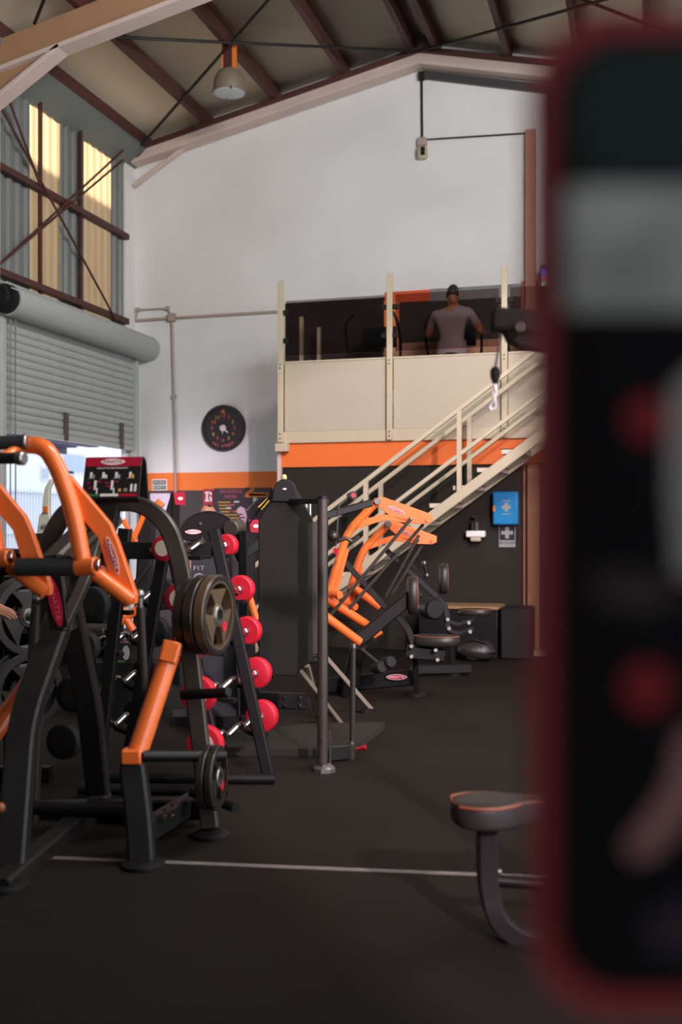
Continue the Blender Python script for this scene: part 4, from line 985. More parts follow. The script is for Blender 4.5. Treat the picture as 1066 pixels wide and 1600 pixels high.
# ================================================================== ORANGE PRESS MACHINE
pm = thing('press_machine', 'press machine with two arched orange lever arms in front of the staircase', 'gym machine', dZ(P(600, 1080, 8.4), 0))
def press_arm(ox, oy, w, sc=1.0, near=True):
    def Q(x, y, dw=0.0): return P(ox + (x - 590) * sc, oy + (y - 783) * sc, w + dw)
    MB().prism([Q(585, 784), Q(590, 777), Q(601, 777), Q(676, 806), Q(676, 815), Q(668, 819), Q(640, 818), Q(612, 808), Q(598, 797)], FW * 0.035).build('lever_plate', ORANGE, pm, bevel=0.003)
    MB().prism([Q(612, 781, 0.04), Q(676, 804, 0.04), Q(676, 808, 0.04), Q(612, 786, 0.04)], FW * 0.09).build('lever_flange', ORANGE, pm)
    MB().tube([Q(591, 782, 0.02), Q(548, 826, 0.02), Q(538, 848, 0.02), Q(514, 926, 0.02)], 0.031, 16, rad=0.12).build('lever_tube', ORANGE, pm)
    MB().prism([Q(556, 828), Q(568, 812), Q(598, 803), Q(640, 811), Q(644, 818), Q(600, 813), Q(572, 822)], FW * 0.04).build('lever_web', ORANGE, pm, bevel=0.003)
    MB().prism([Q(540, 860, 0.03), Q(546, 858, 0.03), Q(528, 925, 0.03), Q(520, 925, 0.03)], FW * 0.03).build('lever_web', ORANGE, pm)
    MB().cyl(Q(514, 926, 0.02), Q(532, 930, -0.08), 0.03, 16, ch=0.003).build('lever_sleeve', ORANGE, pm)
    MB().cyl(Q(590, 783, 0.02), Q(590, 783, -0.05), 0.026, 18, ch=0.003).build('pivot_cap', STEEL, pm)
    MB().cyl(Q(668, 813, 0.02), Q(668, 813, -0.02), 0.013, 14).build('pivot_cap', ORANGEP, pm)
    q = Q(642, 811, -0.02); MB().ball(q, 0.016).build('rod_joint', STEEL, pm)
    logo(pm, Q(620, 797, -0.003), Q(634, 802) - Q(606, 792), Q(618, 790) - Q(622, 804), 0.13 * sc, 0.04 * sc)
press_arm(590, 783, 8.0)
press_arm(607, 819, 8.55, 0.88)
for a_, b_ in (((642, 811, 7.95), (516, 962, 7.95)), ((662, 819, 8.1), (545, 952, 8.1)), ((655, 836, 8.5), (603, 932, 8.5)), ((665, 843, 8.6), (612, 930, 8.6))):
    part('link_rod', BRONZE, lambda q: q.tube([P(*a_), P(*b_)], 0.013, 10), pm)
for a_, b_ in (((500, 928, 8.0), (573, 976, 8.2)), ((498, 955, 7.9), (562, 1003, 8.05)), ((548, 915, 8.5), (592, 948, 8.6))):
    part('lower_lever', ORANGE, lambda q: q.tube([P(*a_), P(*b_)], 0.034, 16), pm)
part('lever_joint', ORANGE, lambda q: q.cyl(P(582, 993, 8.1), P(596, 985, 8.1), 0.03, 16, ch=0.004), pm)
part('frame_strut', FRAME, lambda q: q.beam([P(530, 868, 8.2), P(603, 950, 8.2)], 0.045, 0.06, ref=FW), pm)
part('frame_strut', FRAME, lambda q: q.beam([P(602, 858, 8.8), P(682, 932, 8.8)], 0.045, 0.06, ref=FW), pm)
part('main_beam', BLACK, lambda q: q.beam([P(556, 1004, 8.1), P(655, 922, 8.1)], 0.10, 0.08, ref=FW), pm)
part('seat_post', FRAME, lambda q: q.beam([P(612, 955, 8.15), P(638, 980, 8.15), P(648, 1015, 8.15)], 0.05, 0.06, ref=FW, rad=0.12), pm)
part('seat_bracket', BLACK, lambda q: q.beam([P(636, 1018, 8.15), P(694, 1024, 8.15)], 0.09, 0.10), pm)
part('foot_post', FRAME, lambda q: q.beam([P(648, 1025, 8.3), dZ(P(652, 1084, 8.45), 0.02)], 0.045, 0.06, ref=FW), pm)
foot_pad(P(650, 1085, 8.45), 0.085, 'foot_pad', pm, FRAME)
part('base_rail', BLACK, lambda q: q.beam([P(500, 1072, 8.6), P(645, 1058, 8.5)], 0.09, 0.12), pm)
part('base_rail', BLACK, lambda q: q.beam([P(560, 1010, 8.3), P(545, 1085, 8.4)], 0.12, 0.12, ref=FW), pm)
logo(pm, P(620, 1058, 8.42), RT, UP, 0.165, 0.045)
for x, y in ((643, 1010), (643, 1026), (681, 1016), (684, 1031)):
    part('bolt', CHROME, lambda q: q.cyl(P(x, y, 8.1), P(x, y, 8.02), 0.018, 12, ch=0.004), pm)
part('roller_arm', FRAME, lambda q: q.tube([P(565, 1015, 8.0), P(598, 1042, 7.95)], 0.017, 10), pm)
for x, y in ((592, 1044), (606, 1036)):
    part('foam_roller', FOAM, lambda q: q.cyl(P(x - 6, y, 8.0), P(x + 6, y - 2, 7.9), 0.042, 18, ch=0.006), pm)
part('stay_leg', LBRONZE, lambda q: q.beam([P(505, 1022, 7.6), dZ(P(580, 1112, 7.7), 0.02)], 0.045, 0.03), pm)
foot_pad(P(572, 1113, 7.7), 0.07, 'foot_pad', pm)
def pad_oval(c, n, up_, a, b, th, par, nm):
    """upholstered oval pad: n points to the padded side"""
    c = V(c); n = V(n).normalized(); up_ = V(up_).normalized(); r = up_.cross(n).normalized()
    mb = MB(); rows = [(-th / 2, 0.9), (-th * 0.35, 0.98), (0, 1.0), (th * 0.3, 0.97), (th * 0.45, 0.88), (th * 0.5, 0.7)]
    vs = []; m = 26
    for d, k in rows:
        for i in range(m):
            t = 2 * PI * i / m; ca, sa = math.cos(t), math.sin(t)
            vs.append(c + n * d + r * a * k * math.copysign(abs(ca) ** 0.8, ca) + up_ * b * k * math.copysign(abs(sa) ** 0.8, sa))
    fs = [(j * m + i, j * m + (i + 1) % m, (j + 1) * m + (i + 1) % m, (j + 1) * m + i) for j in range(len(rows) - 1) for i in range(m)]
    fs += [tuple(range(m - 1, -1, -1)), tuple((len(rows) - 1) * m + i for i in range(m))]
    p_ = mb.add(vs, fs).build(nm, LEATHER, par, ang=60)
    loop = [c + n * th * 0.38 + r * a * 0.95 * math.copysign(abs(math.cos(t)) ** 0.8, math.cos(t)) + up_ * b * 0.95 * math.copysign(abs(math.sin(t)) ** 0.8, math.sin(t)) for t in [2 * PI * i / 40 for i in range(40)]]
    MB().tube(loop, 0.0042, 6, closed=True).build('piping', PIPING, p_)
    return p_
nb_ = (RT * 0.99 + FW * 0.02 + UP * 0.05)
pad_oval(P(645, 930, 8.1), nb_, UP, 0.13, 0.145, 0.075, pm, 'back_pad')
pad_oval(P(682, 1000, 8.15), (UP + RT * 0.05), (RT * 0.95 - FW * 0.3), 0.14, 0.18, 0.08, pm, 'seat_pad')
part('shroud', BLACK, lambda q: q.lathe(P(668, 950, 8.5), RT * 0.4 - FW, [(0, 0.07), (0.02, 0.085), (0.12, 0.085), (0.14, 0.07), (0.14, 0.03)], 24), pm)

# second bench behind it
pb2 = thing('press_bench', 'dark upholstered press bench with orange piping behind the orange-armed machine', 'gym machine', dZ(P(710, 1040, 9.6), 0))
pad_oval(P(693, 904, 9.4), nb_, UP, 0.12, 0.135, 0.075, pb2, 'back_pad')
pad_oval(P(742, 956, 9.5), (UP + RT * 0.08), (RT * 0.95 - FW * 0.3), 0.13, 0.15, 0.06, pb2, 'seat_pad')
part('back_strut', FRAME, lambda q: q.beam([P(640, 880, 9.3), P(682, 928, 9.4), P(698, 950, 9.4), P(700, 985, 9.4)], 0.05, 0.06, ref=FW, rad=0.15), pb2)
for o in (0, 14): part('seat_arm', FRAME, lambda q: q.beam([P(700, 970 + o, 9.4), P(715, 976 + o, 9.4), P(738, 968 + o, 9.45)], 0.035, 0.05, ref=FW, rad=0.06), pb2)
for x, y in ((700, 968), (702, 982), (733, 973), (735, 987)): part('bolt', CHROME, lambda q: q.cyl(P(x, y, 9.36), P(x, y, 9.3), 0.016, 10), pb2)
part('foot_post', FRAME, lambda q: q.beam([P(704, 980, 9.45), dZ(P(708, 1050, 9.6), 0.02)], 0.05, 0.06, ref=FW), pb2)
foot_pad(P(708, 1050, 9.6), 0.08, 'foot_pad', pb2)
part('hand_post', BLACK, lambda q: q.cyl(P(663, 880, 9.3), P(667, 898, 9.3), 0.016, 12), pb2)
for y in (879, 898): part('hand_post_cap', STEEL, lambda q: q.cyl(P(663 if y < 890 else 667, y - 2, 9.3), P(663 if y < 890 else 667, y + 2, 9.3), 0.02, 12), pb2)
part('base_rail', BLACK, lambda q: q.beam([dZ(P(640, 1040, 9.5), 0.06), dZ(P(735, 1040, 9.6), 0.06)], 0.08, 0.08), pb2)

# low box bench against the wall, with a bag on the floor
bx = thing('plyo_box', 'long low black box with a tan top edge under the stairs', 'box', dZ(P(735, 1010, 11.0), 0))
xa, xb = onY(655, 950, YM - 0.5).x, onY(778, 950, YM - 0.5).x
ztb = onY(720, 947, YM - 0.5).z
MB().bounds(xa, xb, YM - 0.5, YM - 0.0, 0, ztb - 0.03).build('body', BLACK, bx, bevel=0.008)
MB().bounds(xa - 0.01, xb + 0.01, YM - 0.52, YM - 0.0, ztb - 0.03, ztb).build('top_board', TAN, bx, bevel=0.004)
bx2 = tag(MB().bounds(xb + 0.03, xb + 0.33, YM - 0.55, YM - 0.02, 0, ztb - 0.01).build('step_block', RUBBER, None, origin=dZ(P(800, 1010, 11), 0), bevel=0.02), 'black rubber block at the right end of the long low box', 'block')
bagc = onY(744, 1000, YM - 0.72); bagc.z = 0.0
bag = thing('gym_bag', 'crumpled dark bag lying on the floor in front of the low box', 'bag', bagc)
mb = MB(); mb.ball(bagc + UP * 0.1, 0.2, 0.13, 0.1, 20, 12)
rnd = random.Random(3)
mb.v = [v + V((rnd.uniform(-1, 1), rnd.uniform(-1, 1), rnd.uniform(-0.3, 1))) * 0.018 for v in mb.v]
for v in mb.v: v.z = max(v.z, 0.002)
mb.build('body', mat('dark_nylon', rgb(50, 46, 44), 0.4, var=0.2, bump=0.3, bscale=30), bag, ang=80)
MB().tube([bagc + V((-0.14, -0.05, 0.15)), bagc + V((-0.05, -0.1, 0.22)), bagc + V((0.08, -0.09, 0.2)), bagc + V((0.15, -0.04, 0.13))], 0.01, 8, rad=0.06).build('strap', RUBBER, bag)

# cable attachment (rope knobs) hanging near the column
ca = thing('pulley_station', 'slim black pulley station with a ball-ended cable and red tag beside the orange arms', 'gym machine', dZ(P(505, 1090, 7.45), 0))
part('ball', PLATE, lambda q: q.ball(P(521, 838, 7.4), 0.038), ca)
part('hook_bar', BRONZE, lambda q: q.tube([P(530, 845, 7.4), P(542, 840, 7.4), P(550, 848, 7.4), P(562, 838, 7.4)], 0.014, 10, rad=0.04), ca)
part('red_tag', RED, lambda q: q.box(P(525, 861, 7.4), 0.03, 0.02, 0.04), ca)
part('cable', STEEL, lambda q: q.tube([P(525, 855, 7.4), P(530, 790, 7.4), P(548, 775, 7.4)], 0.004, 6), ca)
part('upper_arm', BLACK, lambda q: q.beam([P(500, 808, 7.4), P(580, 786, 7.5)], 0.05, 0.05), ca)
part('pulley', BLACK, lambda q: q.cyl(P(548, 776, 7.45), P(552, 774, 7.38), 0.03, 16), ca)
part('pulley_cap', RED, lambda q: q.cyl(P(551, 774, 7.38), P(552, 774, 7.36), 0.016, 12), ca)
part('mast', BLACK, lambda q: q.beam([P(505, 800, 7.45), dZ(P(505, 1090, 7.45), 0.0)], 0.07, 0.07, ref=FW), ca)

# ================================================================== DOME-TOPPED WEIGHT MACHINE behind the rack
dm = thing('dome_machine', 'black weight machine with a dome-topped shroud behind the curl bar rack', 'gym machine', dZ(P(330, 1150, 7.2), 0))
wD = 7.1
dome = [P(326 + 50 * math.cos(a), 845 - 46 * math.sin(a), wD) for a in [PI * k / 18 for k in range(19)]]
part('shroud', BLACK, lambda q: q.prism(dome, FW * 0.16), dm, bevel=0.006)
part('shroud_trim', BRONZE, lambda q: q.tube([p - FW * 0.002 for p in dome], 0.005, 6), dm)
part('cover', mat('dark_grey_cover', rgb(50, 52, 56), 0.45), lambda q: q.prism([P(300, 846, wD + 0.02), P(360, 846, wD + 0.02), P(372, 1120, wD + 0.02), P(290, 1120, wD + 0.02)], FW * 0.14), dm)
part('side_drum', BRONZE, lambda q: q.cyl(P(360, 826, wD - 0.05), P(374, 824, wD + 0.15), 0.055, 24, ch=0.008), dm)
text('FIT', 0.1, GREYP, dm, P(311, 888, wD + 0.018), RT, UP, width=0.075, height=0.028)
text('Q', 0.2, GREYP, dm, P(311, 905, wD + 0.018), RT, UP, width=0.075, height=0.09)
logo(dm, P(302, 831, wD - 0.003), RT, UP, 0.115, 0.034, red=False)
for x, y in ((313, 818), (316, 841)): part('bolt', CHROME, lambda q: q.cyl(P(x, y, wD), P(x, y, wD - 0.015), 0.008, 8), dm)
part('base', BLACK, lambda q: q.bounds(-0.3, 0.3, -0.3, 0.3, 0, 0.06) if False else q.prism([dZ(P(270, 1100, wD), 0), dZ(P(385, 1100, wD), 0), dZ(P(385, 1100, wD + 0.3), 0), dZ(P(270, 1100, wD + 0.3), 0)], UP * 0.07), dm)
part('arm_rail', BLACK, lambda q: q.beam([P(372, 872, wD), P(404, 850, wD + 0.1)], 0.05, 0.06), dm)
part('side_post', BLACK, lambda q: q.beam([P(380, 830, wD), dZ(P(384, 1100, wD), 0)], 0.06, 0.08, ref=FW), dm)
part('lower_arm', BLACK, lambda q: q.beam([P(395, 970, 6.9), P(412, 1010, 6.9), P(425, 1060, 6.9)], 0.05, 0.07, ref=FW, rad=0.08), dm)
part('lever', ORANGE, lambda q: q.tube([P(380, 905, wD + 0.1), P(400, 970, wD + 0.05)], 0.03, 12), dm)
for nm, lb, x0, w in (('placard_stand', 'small red-headed machine placard left of the dome machine', 278, 9.0), ('placard_stand', 'small red-headed machine placard just left of the tall board', 396, 8.6)):
    y0 = 769 if x0 < 300 else 812
    t = thing(nm, lb, 'placard', dZ(P(x0, 900, w), 0), 'small machine placards')
    part('placard', REDP, lambda q: q.prism([P(x0 - 7, y0, w), P(x0 + 11, y0, w), P(x0 + 12, y0 + 20, w), P(x0 - 4, y0 + 20, w)], FW * 0.012), t)
    part('badge', WHITEP, lambda q: q.prism(ellipse(P(x0 + 4, y0 + 10, w - 0.005), RT, UP, 0.022, 0.014), -FW * 0.002), t)
    part('placard_back', BLACK, lambda q: q.prism([P(x0 - 10, y0, w + 0.03), P(x0 - 5, y0, w + 0.03), P(x0 - 5, y0 + 40, w + 0.03), P(x0 - 22, y0 + 40, w + 0.03)], FW * 0.02), t)
    part('stand', BLACK, lambda q: q.beam([P(x0 - 3, y0 + 4, w + 0.04), dZ(P(x0 - 3, 950, w + 0.04), 0)], 0.06, 0.05, ref=FW), t)

# ================================================================== machines deeper on the left
om = thing('row_machine', 'orange-levered row machine glimpsed between the pulldown machine and the rack', 'gym machine', dZ(P(195, 1010, 8.2), 0))
for a_, b_ in (((193, 812), (214, 852)), ((232, 788), (206, 850)), ((206, 848), (178, 842))):
    part('lever', ORANGE, lambda q: q.beam([P(*a_, 8.0), P(*b_, 8.0)], 0.035, 0.05, ref=FW), om)
for a_, b_ in (((170, 985), (218, 950)), ((185, 945), (208, 985))):
    part('lower_lever', ORANGE, lambda q: q.tube([P(*a_, 7.8), P(*b_, 7.8)], 0.03, 12), om)
part('handle_grip', ORANGE, lambda q: q.tube([P(240, 795, 8.0), P(248, 787, 8.0), P(254, 792, 8.0)], 0.028, 12), om)
part('upright', BLACK, lambda q: q.beam([P(232, 795, 8.1), dZ(P(214, 1100, 8.1), 0)], 0.11, 0.12, ref=FW), om)
part('upright', BLACK, lambda q: q.beam([P(192, 840, 8.1), dZ(P(172, 1100, 8.1), 0)], 0.10, 0.12, ref=FW), om)
part('cross_tube', FRAME, lambda q: q.tube([P(205, 920, 8.0), P(235, 880, 8.0)], 0.02, 10), om)
part('base', BLACK, lambda q: q.prism([dZ(P(140, 1080, 8.0), 0), dZ(P(250, 1080, 8.0), 0), dZ(P(250, 1080, 8.4), 0), dZ(P(140, 1080, 8.4), 0)], UP * 0.08), om)
part('seat_pad', LEATHER, lambda q: q.box(P(150, 985, 8.0), 0.3, 0.3, 0.08), om, bevel=0.02)

# elliptical trainers: one by the doorway on the left, three on the mezzanine
def elliptical(label, loc, rot, group):
    t = thing('elliptical_trainer', label, 'elliptical', (0, 0, 0), group)
    MB().prism([(-0.09, y, z) for y, z in ((-0.5, 0.08), (0.5, 0.08), (0.55, 0.3), (0.42, 0.62), (0.2, 0.66), (0.05, 0.45), (-0.5, 0.14))], (0.18, 0, 0)).build('housing', BLACK, t, bevel=0.02)
    MB().bounds(-0.3, 0.3, 0.4, 0.5, 0, 0.08).build('front_foot', GALV, t, bevel=0.01)
    MB().bounds(-0.3, 0.3, -0.8, -0.7, 0, 0.08).build('rear_foot', GALV, t, bevel=0.01)
    MB().beam([(0, -0.75, 0.06), (0, 0.45, 0.06)], 0.08, 0.08).build('base_rail', FRAME, t)
    MB().beam([(0, 0.35, 0.55), (0, 0.22, 1.25)], 0.07, 0.09, ref=(1, 0, 0)).build('mast', FRAME, t)
    MB().prism([(-0.22, 0.24, 1.2), (0.22, 0.24, 1.2), (0.2, 0.31, 1.46), (-0.2, 0.31, 1.46)], (0, 0.05, 0.0)).build('console', RUBBER, t, bevel=0.01)
    MB().prism([(-0.14, 0.245, 1.25), (0.14, 0.245, 1.25), (0.13, 0.29, 1.41), (-0.13, 0.29, 1.41)], (0, -0.004, 0.0)).build('display', mat('dark_display', rgb(26, 34, 40), 0.2) if 'dark_display' not in MATS else MATS['dark_display'], t)
    for s in (-1, 1):
        MB().tube([(s * 0.27, 0.1, 0.35), (s * 0.29, 0.12, 0.95), (s * 0.33, 0.02, 1.2), (s * 0.31, -0.1, 1.45), (s * 0.24, 0.0, 1.56)], 0.017, 10, rad=0.15).build('handle_arm', BLACK, t)
        MB().bounds(s * 0.18 - 0.07, s * 0.18 + 0.07, -0.45, -0.1, 0.28 + 0.06 * s, 0.33 + 0.06 * s).build('pedal', RUBBER, t, bevel=0.01)
        MB().tube([(s * 0.18, -0.5, 0.27 + 0.06 * s), (s * 0.2, 0.1, 0.35)], 0.02, 10).build('pedal_bar', FRAME, t)
    t.location = loc; t.rotation_euler = (0, 0, rot)
    return t
gname = 'elliptical trainers on the mezzanine'
zd = zpb
def mloc(px, Y): p = onY(px, 560, Y); return V((p.x, Y, zd))
elliptical('elliptical trainer behind the left smoked glass sheet', mloc(583, 12.15), 0.0, gname)
elliptical('elliptical trainer the man in grey is using', mloc(709, 12.3), 0.0, gname)
elliptical('elliptical trainer half hidden behind the right smoked glass sheet', mloc(838, 12.2), 0.0, gname)

sa = thing('stepper', 'cardio machine with a tall tapered silver upright standing by the doorway', 'cardio machine', dZ(P(68, 1000, 8.6), 0))
SILV = mat('silver_plastic', rgb(198, 196, 178), 0.35, metal=0.2, var=0.08)
part('upright', SILV, lambda q: q.prism([P(x, y, 8.6) for x, y in ((57, 836), (61, 806), (66, 800), (67, 780), (70, 762), (78, 748), (82, 752), (77, 765), (77, 785), (77, 804), (83, 826), (84, 836))], FW * 0.06), sa, bevel=0.006)
part('badge', GREYP, lambda q: q.box(P(70, 821, 8.58), 0.035, 0.02, 0.02), sa)
part('label', ORANGEP, lambda q: q.box(P(71, 796, 8.59), 0.04, 0.02, 0.05), sa)
part('console', RUBBER, lambda q: q.prism([P(x, y, 8.5) for x, y in ((50, 834), (70, 833), (69, 856), (52, 858))], FW * 0.08), sa, bevel=0.006)
part('mast', SILV, lambda q: q.beam([P(70, 836, 8.63), dZ(P(70, 1000, 8.63), 0.1)], 0.12, 0.08, ref=FW), sa)
part('base', RUBBER, lambda q: q.prism([dZ(P(20, 1080, 8.4), 0), dZ(P(110, 1080, 8.4), 0), dZ(P(110, 1080, 9.2), 0), dZ(P(20, 1080, 9.2), 0)], UP * 0.14), sa, bevel=0.02)

# dark shelved block added to cover the doorway's brightness, standing for black machines
kc0, kc1 = P(-60, 1000, 9.4), P(165, 1000, 9.4)
kb = thing('dark_doorway_block', 'low black shelved block added to darken the bright doorway', 'cabinet', dZ((kc0 + kc1) / 2, 0))
zc_ = P(60, 858, 9.4).z
def kbox(a, b, z0, z1, d0, d1, nm, m):
    A, B = dZ(P(a, 1000, 9.4), 0), dZ(P(b, 1000, 9.4), 0)
    return part(nm, m, lambda q: q.prism([A + FW * d0 + UP * z0, B + FW * d0 + UP * z0, B + FW * d1 + UP * z0, A + FW * d1 + UP * z0], UP * (z1 - z0)), kb)
kbox(-60, 165, 0, zc_, 0.36, 0.4, 'back_panel', BLACK)
for k in range(4): kbox(-60, 165, 0.04 + k * (zc_ - 0.08) / 3, 0.08 + k * (zc_ - 0.08) / 3, 0, 0.36, 'shelf', FRAME)
for x in (-60, 52, 161): kbox(x, x + 4, 0, zc_, 0, 0.36, 'side_panel', BLACK)

# plate tree at the left edge with dark plates
pt = thing('plate_tree', 'black plate tree at the left edge behind the pulldown machine', 'rack', dZ(P(18, 1200, 5.6), 0))
part('mast', BLACK, lambda q: q.beam([P(18, 900, 5.6), dZ(P(18, 1200, 5.6), 0.05)], 0.07, 0.07, ref=FW), pt)
part('base', BLACK, lambda q: q.beam([dZ(P(-40, 1200, 5.6), 0.04), dZ(P(80, 1200, 5.6), 0.04)], 0.08, 0.08), pt)
part('base', BLACK, lambda q: q.beam([dZ(P(18, 1200, 5.3), 0.04), dZ(P(18, 1200, 5.9), 0.04)], 0.08, 0.08), pt)
axp = (RT * 0.75 - FW * 0.66).normalized()
for y in (960, 1075):
    part('horn', STEEL, lambda q: q.cyl(P(18, y, 5.6), P(18, y, 5.6) + axp * 0.22, 0.024, 14), pt)
    for i, wh in enumerate(('outer', 'inner')):
        plate('weight_plate', 'dark weight plate on the %s horn of the left plate tree, %s one' % ('upper' if y < 1000 else 'lower', wh), P(18, y, 5.6) + axp * (0.15 - 0.05 * i), axp, 0.2, 0.04, 'weight plates on the plate tree', PLATE, False)

# water bottle and shoe box glimpsed low through the rack
wbz = dZ(P(195, 1030, 7.6), 0)
nbk = thing('shoe_box', 'white and green printed box on a low stand seen through the rack', 'box', dZ(P(180, 1060, 7.4), 0))
part('stand', BLACK, lambda q: q.prism([dZ(P(150, 1060, 7.3), 0), dZ(P(212, 1060, 7.3), 0), dZ(P(212, 1060, 7.6), 0), dZ(P(150, 1060, 7.6), 0)], UP * (P(180, 1036, 7.3).z)), nbk)
part('carton', BLACKP, lambda q: q.prism([P(168, 1036, 7.35), P(208, 1036, 7.35), P(208, 1005, 7.35), P(168, 1005, 7.35)], FW * 0.15), nbk)
part('print', GREYP, lambda q: q.prism([P(172, 1030, 7.348), P(184, 1030, 7.348), P(176, 1016, 7.348), P(171, 1020, 7.348)], -FW * 0.002), nbk)
part('print', GREYP, lambda q: q.prism(ellipse(P(197, 1020, 7.348), RT, UP, 0.025, 0.05), -FW * 0.002), nbk)
part('print', GREENP, lambda q: q.prism([P(172, 1036, 7.348), P(195, 1036, 7.348), P(195, 1032, 7.348), P(172, 1032, 7.348)], -FW * 0.002), nbk)

# ================================================================== PEOPLE
def person(label, cat, loc, rot, J, mats, hands=True, scale=1.0, hair='short'):
    """J: joint positions in body space (x right, y forward, z up). One continuous body surface grown over the joints."""
    names = list(J)
    idx = {n: i for i, n in enumerate(names)}
    bones = [('pelvis', 'belly'), ('belly', 'chest'), ('chest', 'neck'), ('neck', 'headb')]
    for s in 'lr':
        bones += [('chest', 'sh_' + s), ('sh_' + s, 'el_' + s), ('el_' + s, 'wr_' + s), ('wr_' + s, 'palm_' + s),
                  ('pelvis', 'hip_' + s), ('hip_' + s, 'kn_' + s), ('kn_' + s, 'an_' + s), ('an_' + s, 'toe_' + s)]
    rad = {'pelvis': (0.15, 0.115), 'belly': (0.14, 0.105), 'chest': (0.165, 0.12), 'neck': (0.058, 0.06), 'headb': (0.055, 0.06)}
    for s in 'lr':
        rad.update({'sh_' + s: (0.068, 0.07), 'el_' + s: (0.045, 0.045), 'wr_' + s: (0.03, 0.027), 'palm_' + s: (0.042, 0.02),
                    'hip_' + s: (0.095, 0.1), 'kn_' + s: (0.062, 0.062), 'an_' + s: (0.042, 0.045), 'toe_' + s: (0.045, 0.035)})
    me = bpy.data.meshes.new('body')
    me.from_pydata([tuple(J[n]) for n in names], [(idx[a], idx[b]) for a, b in bones], [])
    o = bpy.data.objects.new('body_tmp', me); COL.objects.link(o)
    sk = o.modifiers.new('skin', 'SKIN'); sk.use_smooth_shade = True; sk.branch_smoothing = 0.4
    if not me.skin_vertices: me.attributes
    layer = me.skin_vertices[0].data if len(me.skin_vertices) else None
    if layer is None:
        raise RuntimeError('no skin layer')
    for n in names:
        layer[idx[n]].radius = rad[n]; layer[idx[n]].use_root = (n == 'pelvis')
    su = o.modifiers.new('sub', 'SUBSURF'); su.levels = 2; su.render_levels = 2
    bpy.context.view_layer.update()
    bm_ = bpy.data.meshes.new_from_object(o.evaluated_get(bpy.context.evaluated_depsgraph_get()))
    bpy.data.objects.remove(o)
    vs = [v.co.copy() for v in bm_.vertices]; fs = [tuple(p.vertices) for p in bm_.polygons]
    seg = [(V(J[a]), V(J[b]), b) for a, b in bones]
    def nearest(p):
        best = None
        for A, B, n in seg:
            d = B - A; t = max(0, min(1, (p - A).dot(d) / d.length_squared)); q = (p - A - d * t).length
            if best is None or q < best[0]: best = (q, n, t)
        return best
    shirt, trous, skin, shoe, hairm = 0, 1, 2, 3, 4
    mi = []
    for f in fs:
        c = sum((vs[i] for i in f), V((0, 0, 0))) / len(f); q, n, t = nearest(c)
        k = n.split('_')[0]
        if k in ('belly', 'chest', 'sh'): m = shirt
        elif k == 'el': m = shirt if t < 0.55 else skin
        elif k in ('wr', 'palm', 'neck', 'headb'): m = skin if not (k == 'neck' and t < 0.45) else shirt
        elif k in ('hip', 'kn'): m = trous
        elif k == 'an': m = trous if t < 0.85 else shoe
        else: m = shoe
        if k == 'belly' and t < 0.15: m = trous
        mi.append(m)
    # head with face, joined to the neck
    hc = V(J['head']); hf = V(J['look']).normalized(); hs = hf.cross(UP).normalized(); hu = hs.cross(hf).normalized()
    h = MB(); h.ball(hc, 0.075, 0.098, 0.118, 24, 18, ax=(hs, hf, hu))
    for i, v in enumerate(h.v):
        d = v - hc; y, z, x = d.dot(hf), d.dot(hu), d.dot(hs)
        if z < -0.03: v2 = hc + hs * x * (1 + (z + 0.03) * 3.0) + hf * (y + 0.012) + hu * z; h.v[i] = v2
        if y > 0.06 and abs(x) < 0.035 and -0.045 < z < 0.03: h.v[i] = h.v[i] + hf * 0.016 * (1 - abs(x) / 0.035)
    nf0 = len(h.f)
    hm = []
    for f in h.f:
        c = sum((h.v[i] for i in f), V((0, 0, 0))) / len(f) - hc; y, z = c.dot(hf), c.dot(hu)
        isH = (z > 0.045 + 0.25 * max(0, y)) or (y < -0.02 and z > -0.045)
        if hair == 'bald': isH = z > 0.094 and y < 0.03
        hm.append(hairm if isH else skin)
    for sx in (-1, 1):
        n0 = len(h.f); h.ball(hc + hs * sx * 0.076 - hu * 0.008, 0.012, 0.022, 0.032, 8, 6, ax=(hs, hf, hu)); hm += [skin] * (len(h.f) - n0)
        n0 = len(h.f); h.ball(hc + hs * sx * 0.032 + hf * 0.086 + hu * 0.01, 0.012, 0.01, 0.007, 8, 6, ax=(hs, hf, hu)); hm += [hairm] * (len(h.f) - n0)
    n0 = len(h.f); h.ball(hc + hf * 0.09 - hu * 0.058, 0.026, 0.01, 0.007, 8, 6, ax=(hs, hf, hu)); hm += [hairm + 1] * (len(h.f) - n0)
    # fingers
    for s in 'lr':
        W, Pm = V(J['wr_' + s]), V(J['palm_' + s]); d = (Pm - W).normalized()
        nv_ = V(J['pn_' + s]) if 'pn_' + s in J else UP
        nv_ = (nv_ - d * nv_.dot(d)).normalized(); sd = d.cross(nv_).normalized(); curl = J.get('curl', 0.5)
        for k, (off, L) in enumerate(((-0.03, 0.062), (-0.01, 0.075), (0.011, 0.07), (0.031, 0.055))):
            b0 = Pm - d * 0.005 + sd * off; a1 = (d - nv_ * curl * 0.5).normalized(); a2 = (d - nv_ * curl * 1.4).normalized(); a3 = (d - nv_ * curl * 2.6).normalized()
            n0 = len(h.f); h.tube([b0, b0 + d * 0.03, b0 + d * 0.03 + a1 * L * 0.45, b0 + d * 0.03 + a1 * L * 0.45 + a2 * L * 0.35, b0 + d * 0.03 + a1 * L * 0.45 + a2 * L * 0.35 + a3 * L * 0.3], 0.0095, 8, scales=[1, 1.05, 0.98, 0.9, 0.72]); hm += [skin] * (len(h.f) - n0)
        th = -1 if s == 'r' else 1
        b0 = W + d * 0.03 + sd * 0.028 * th; a1 = (d * 0.6 + sd * th * 0.8 - nv_ * 0.2).normalized(); a2 = (d * 0.95 + sd * th * 0.3 - nv_ * 0.3).normalized()
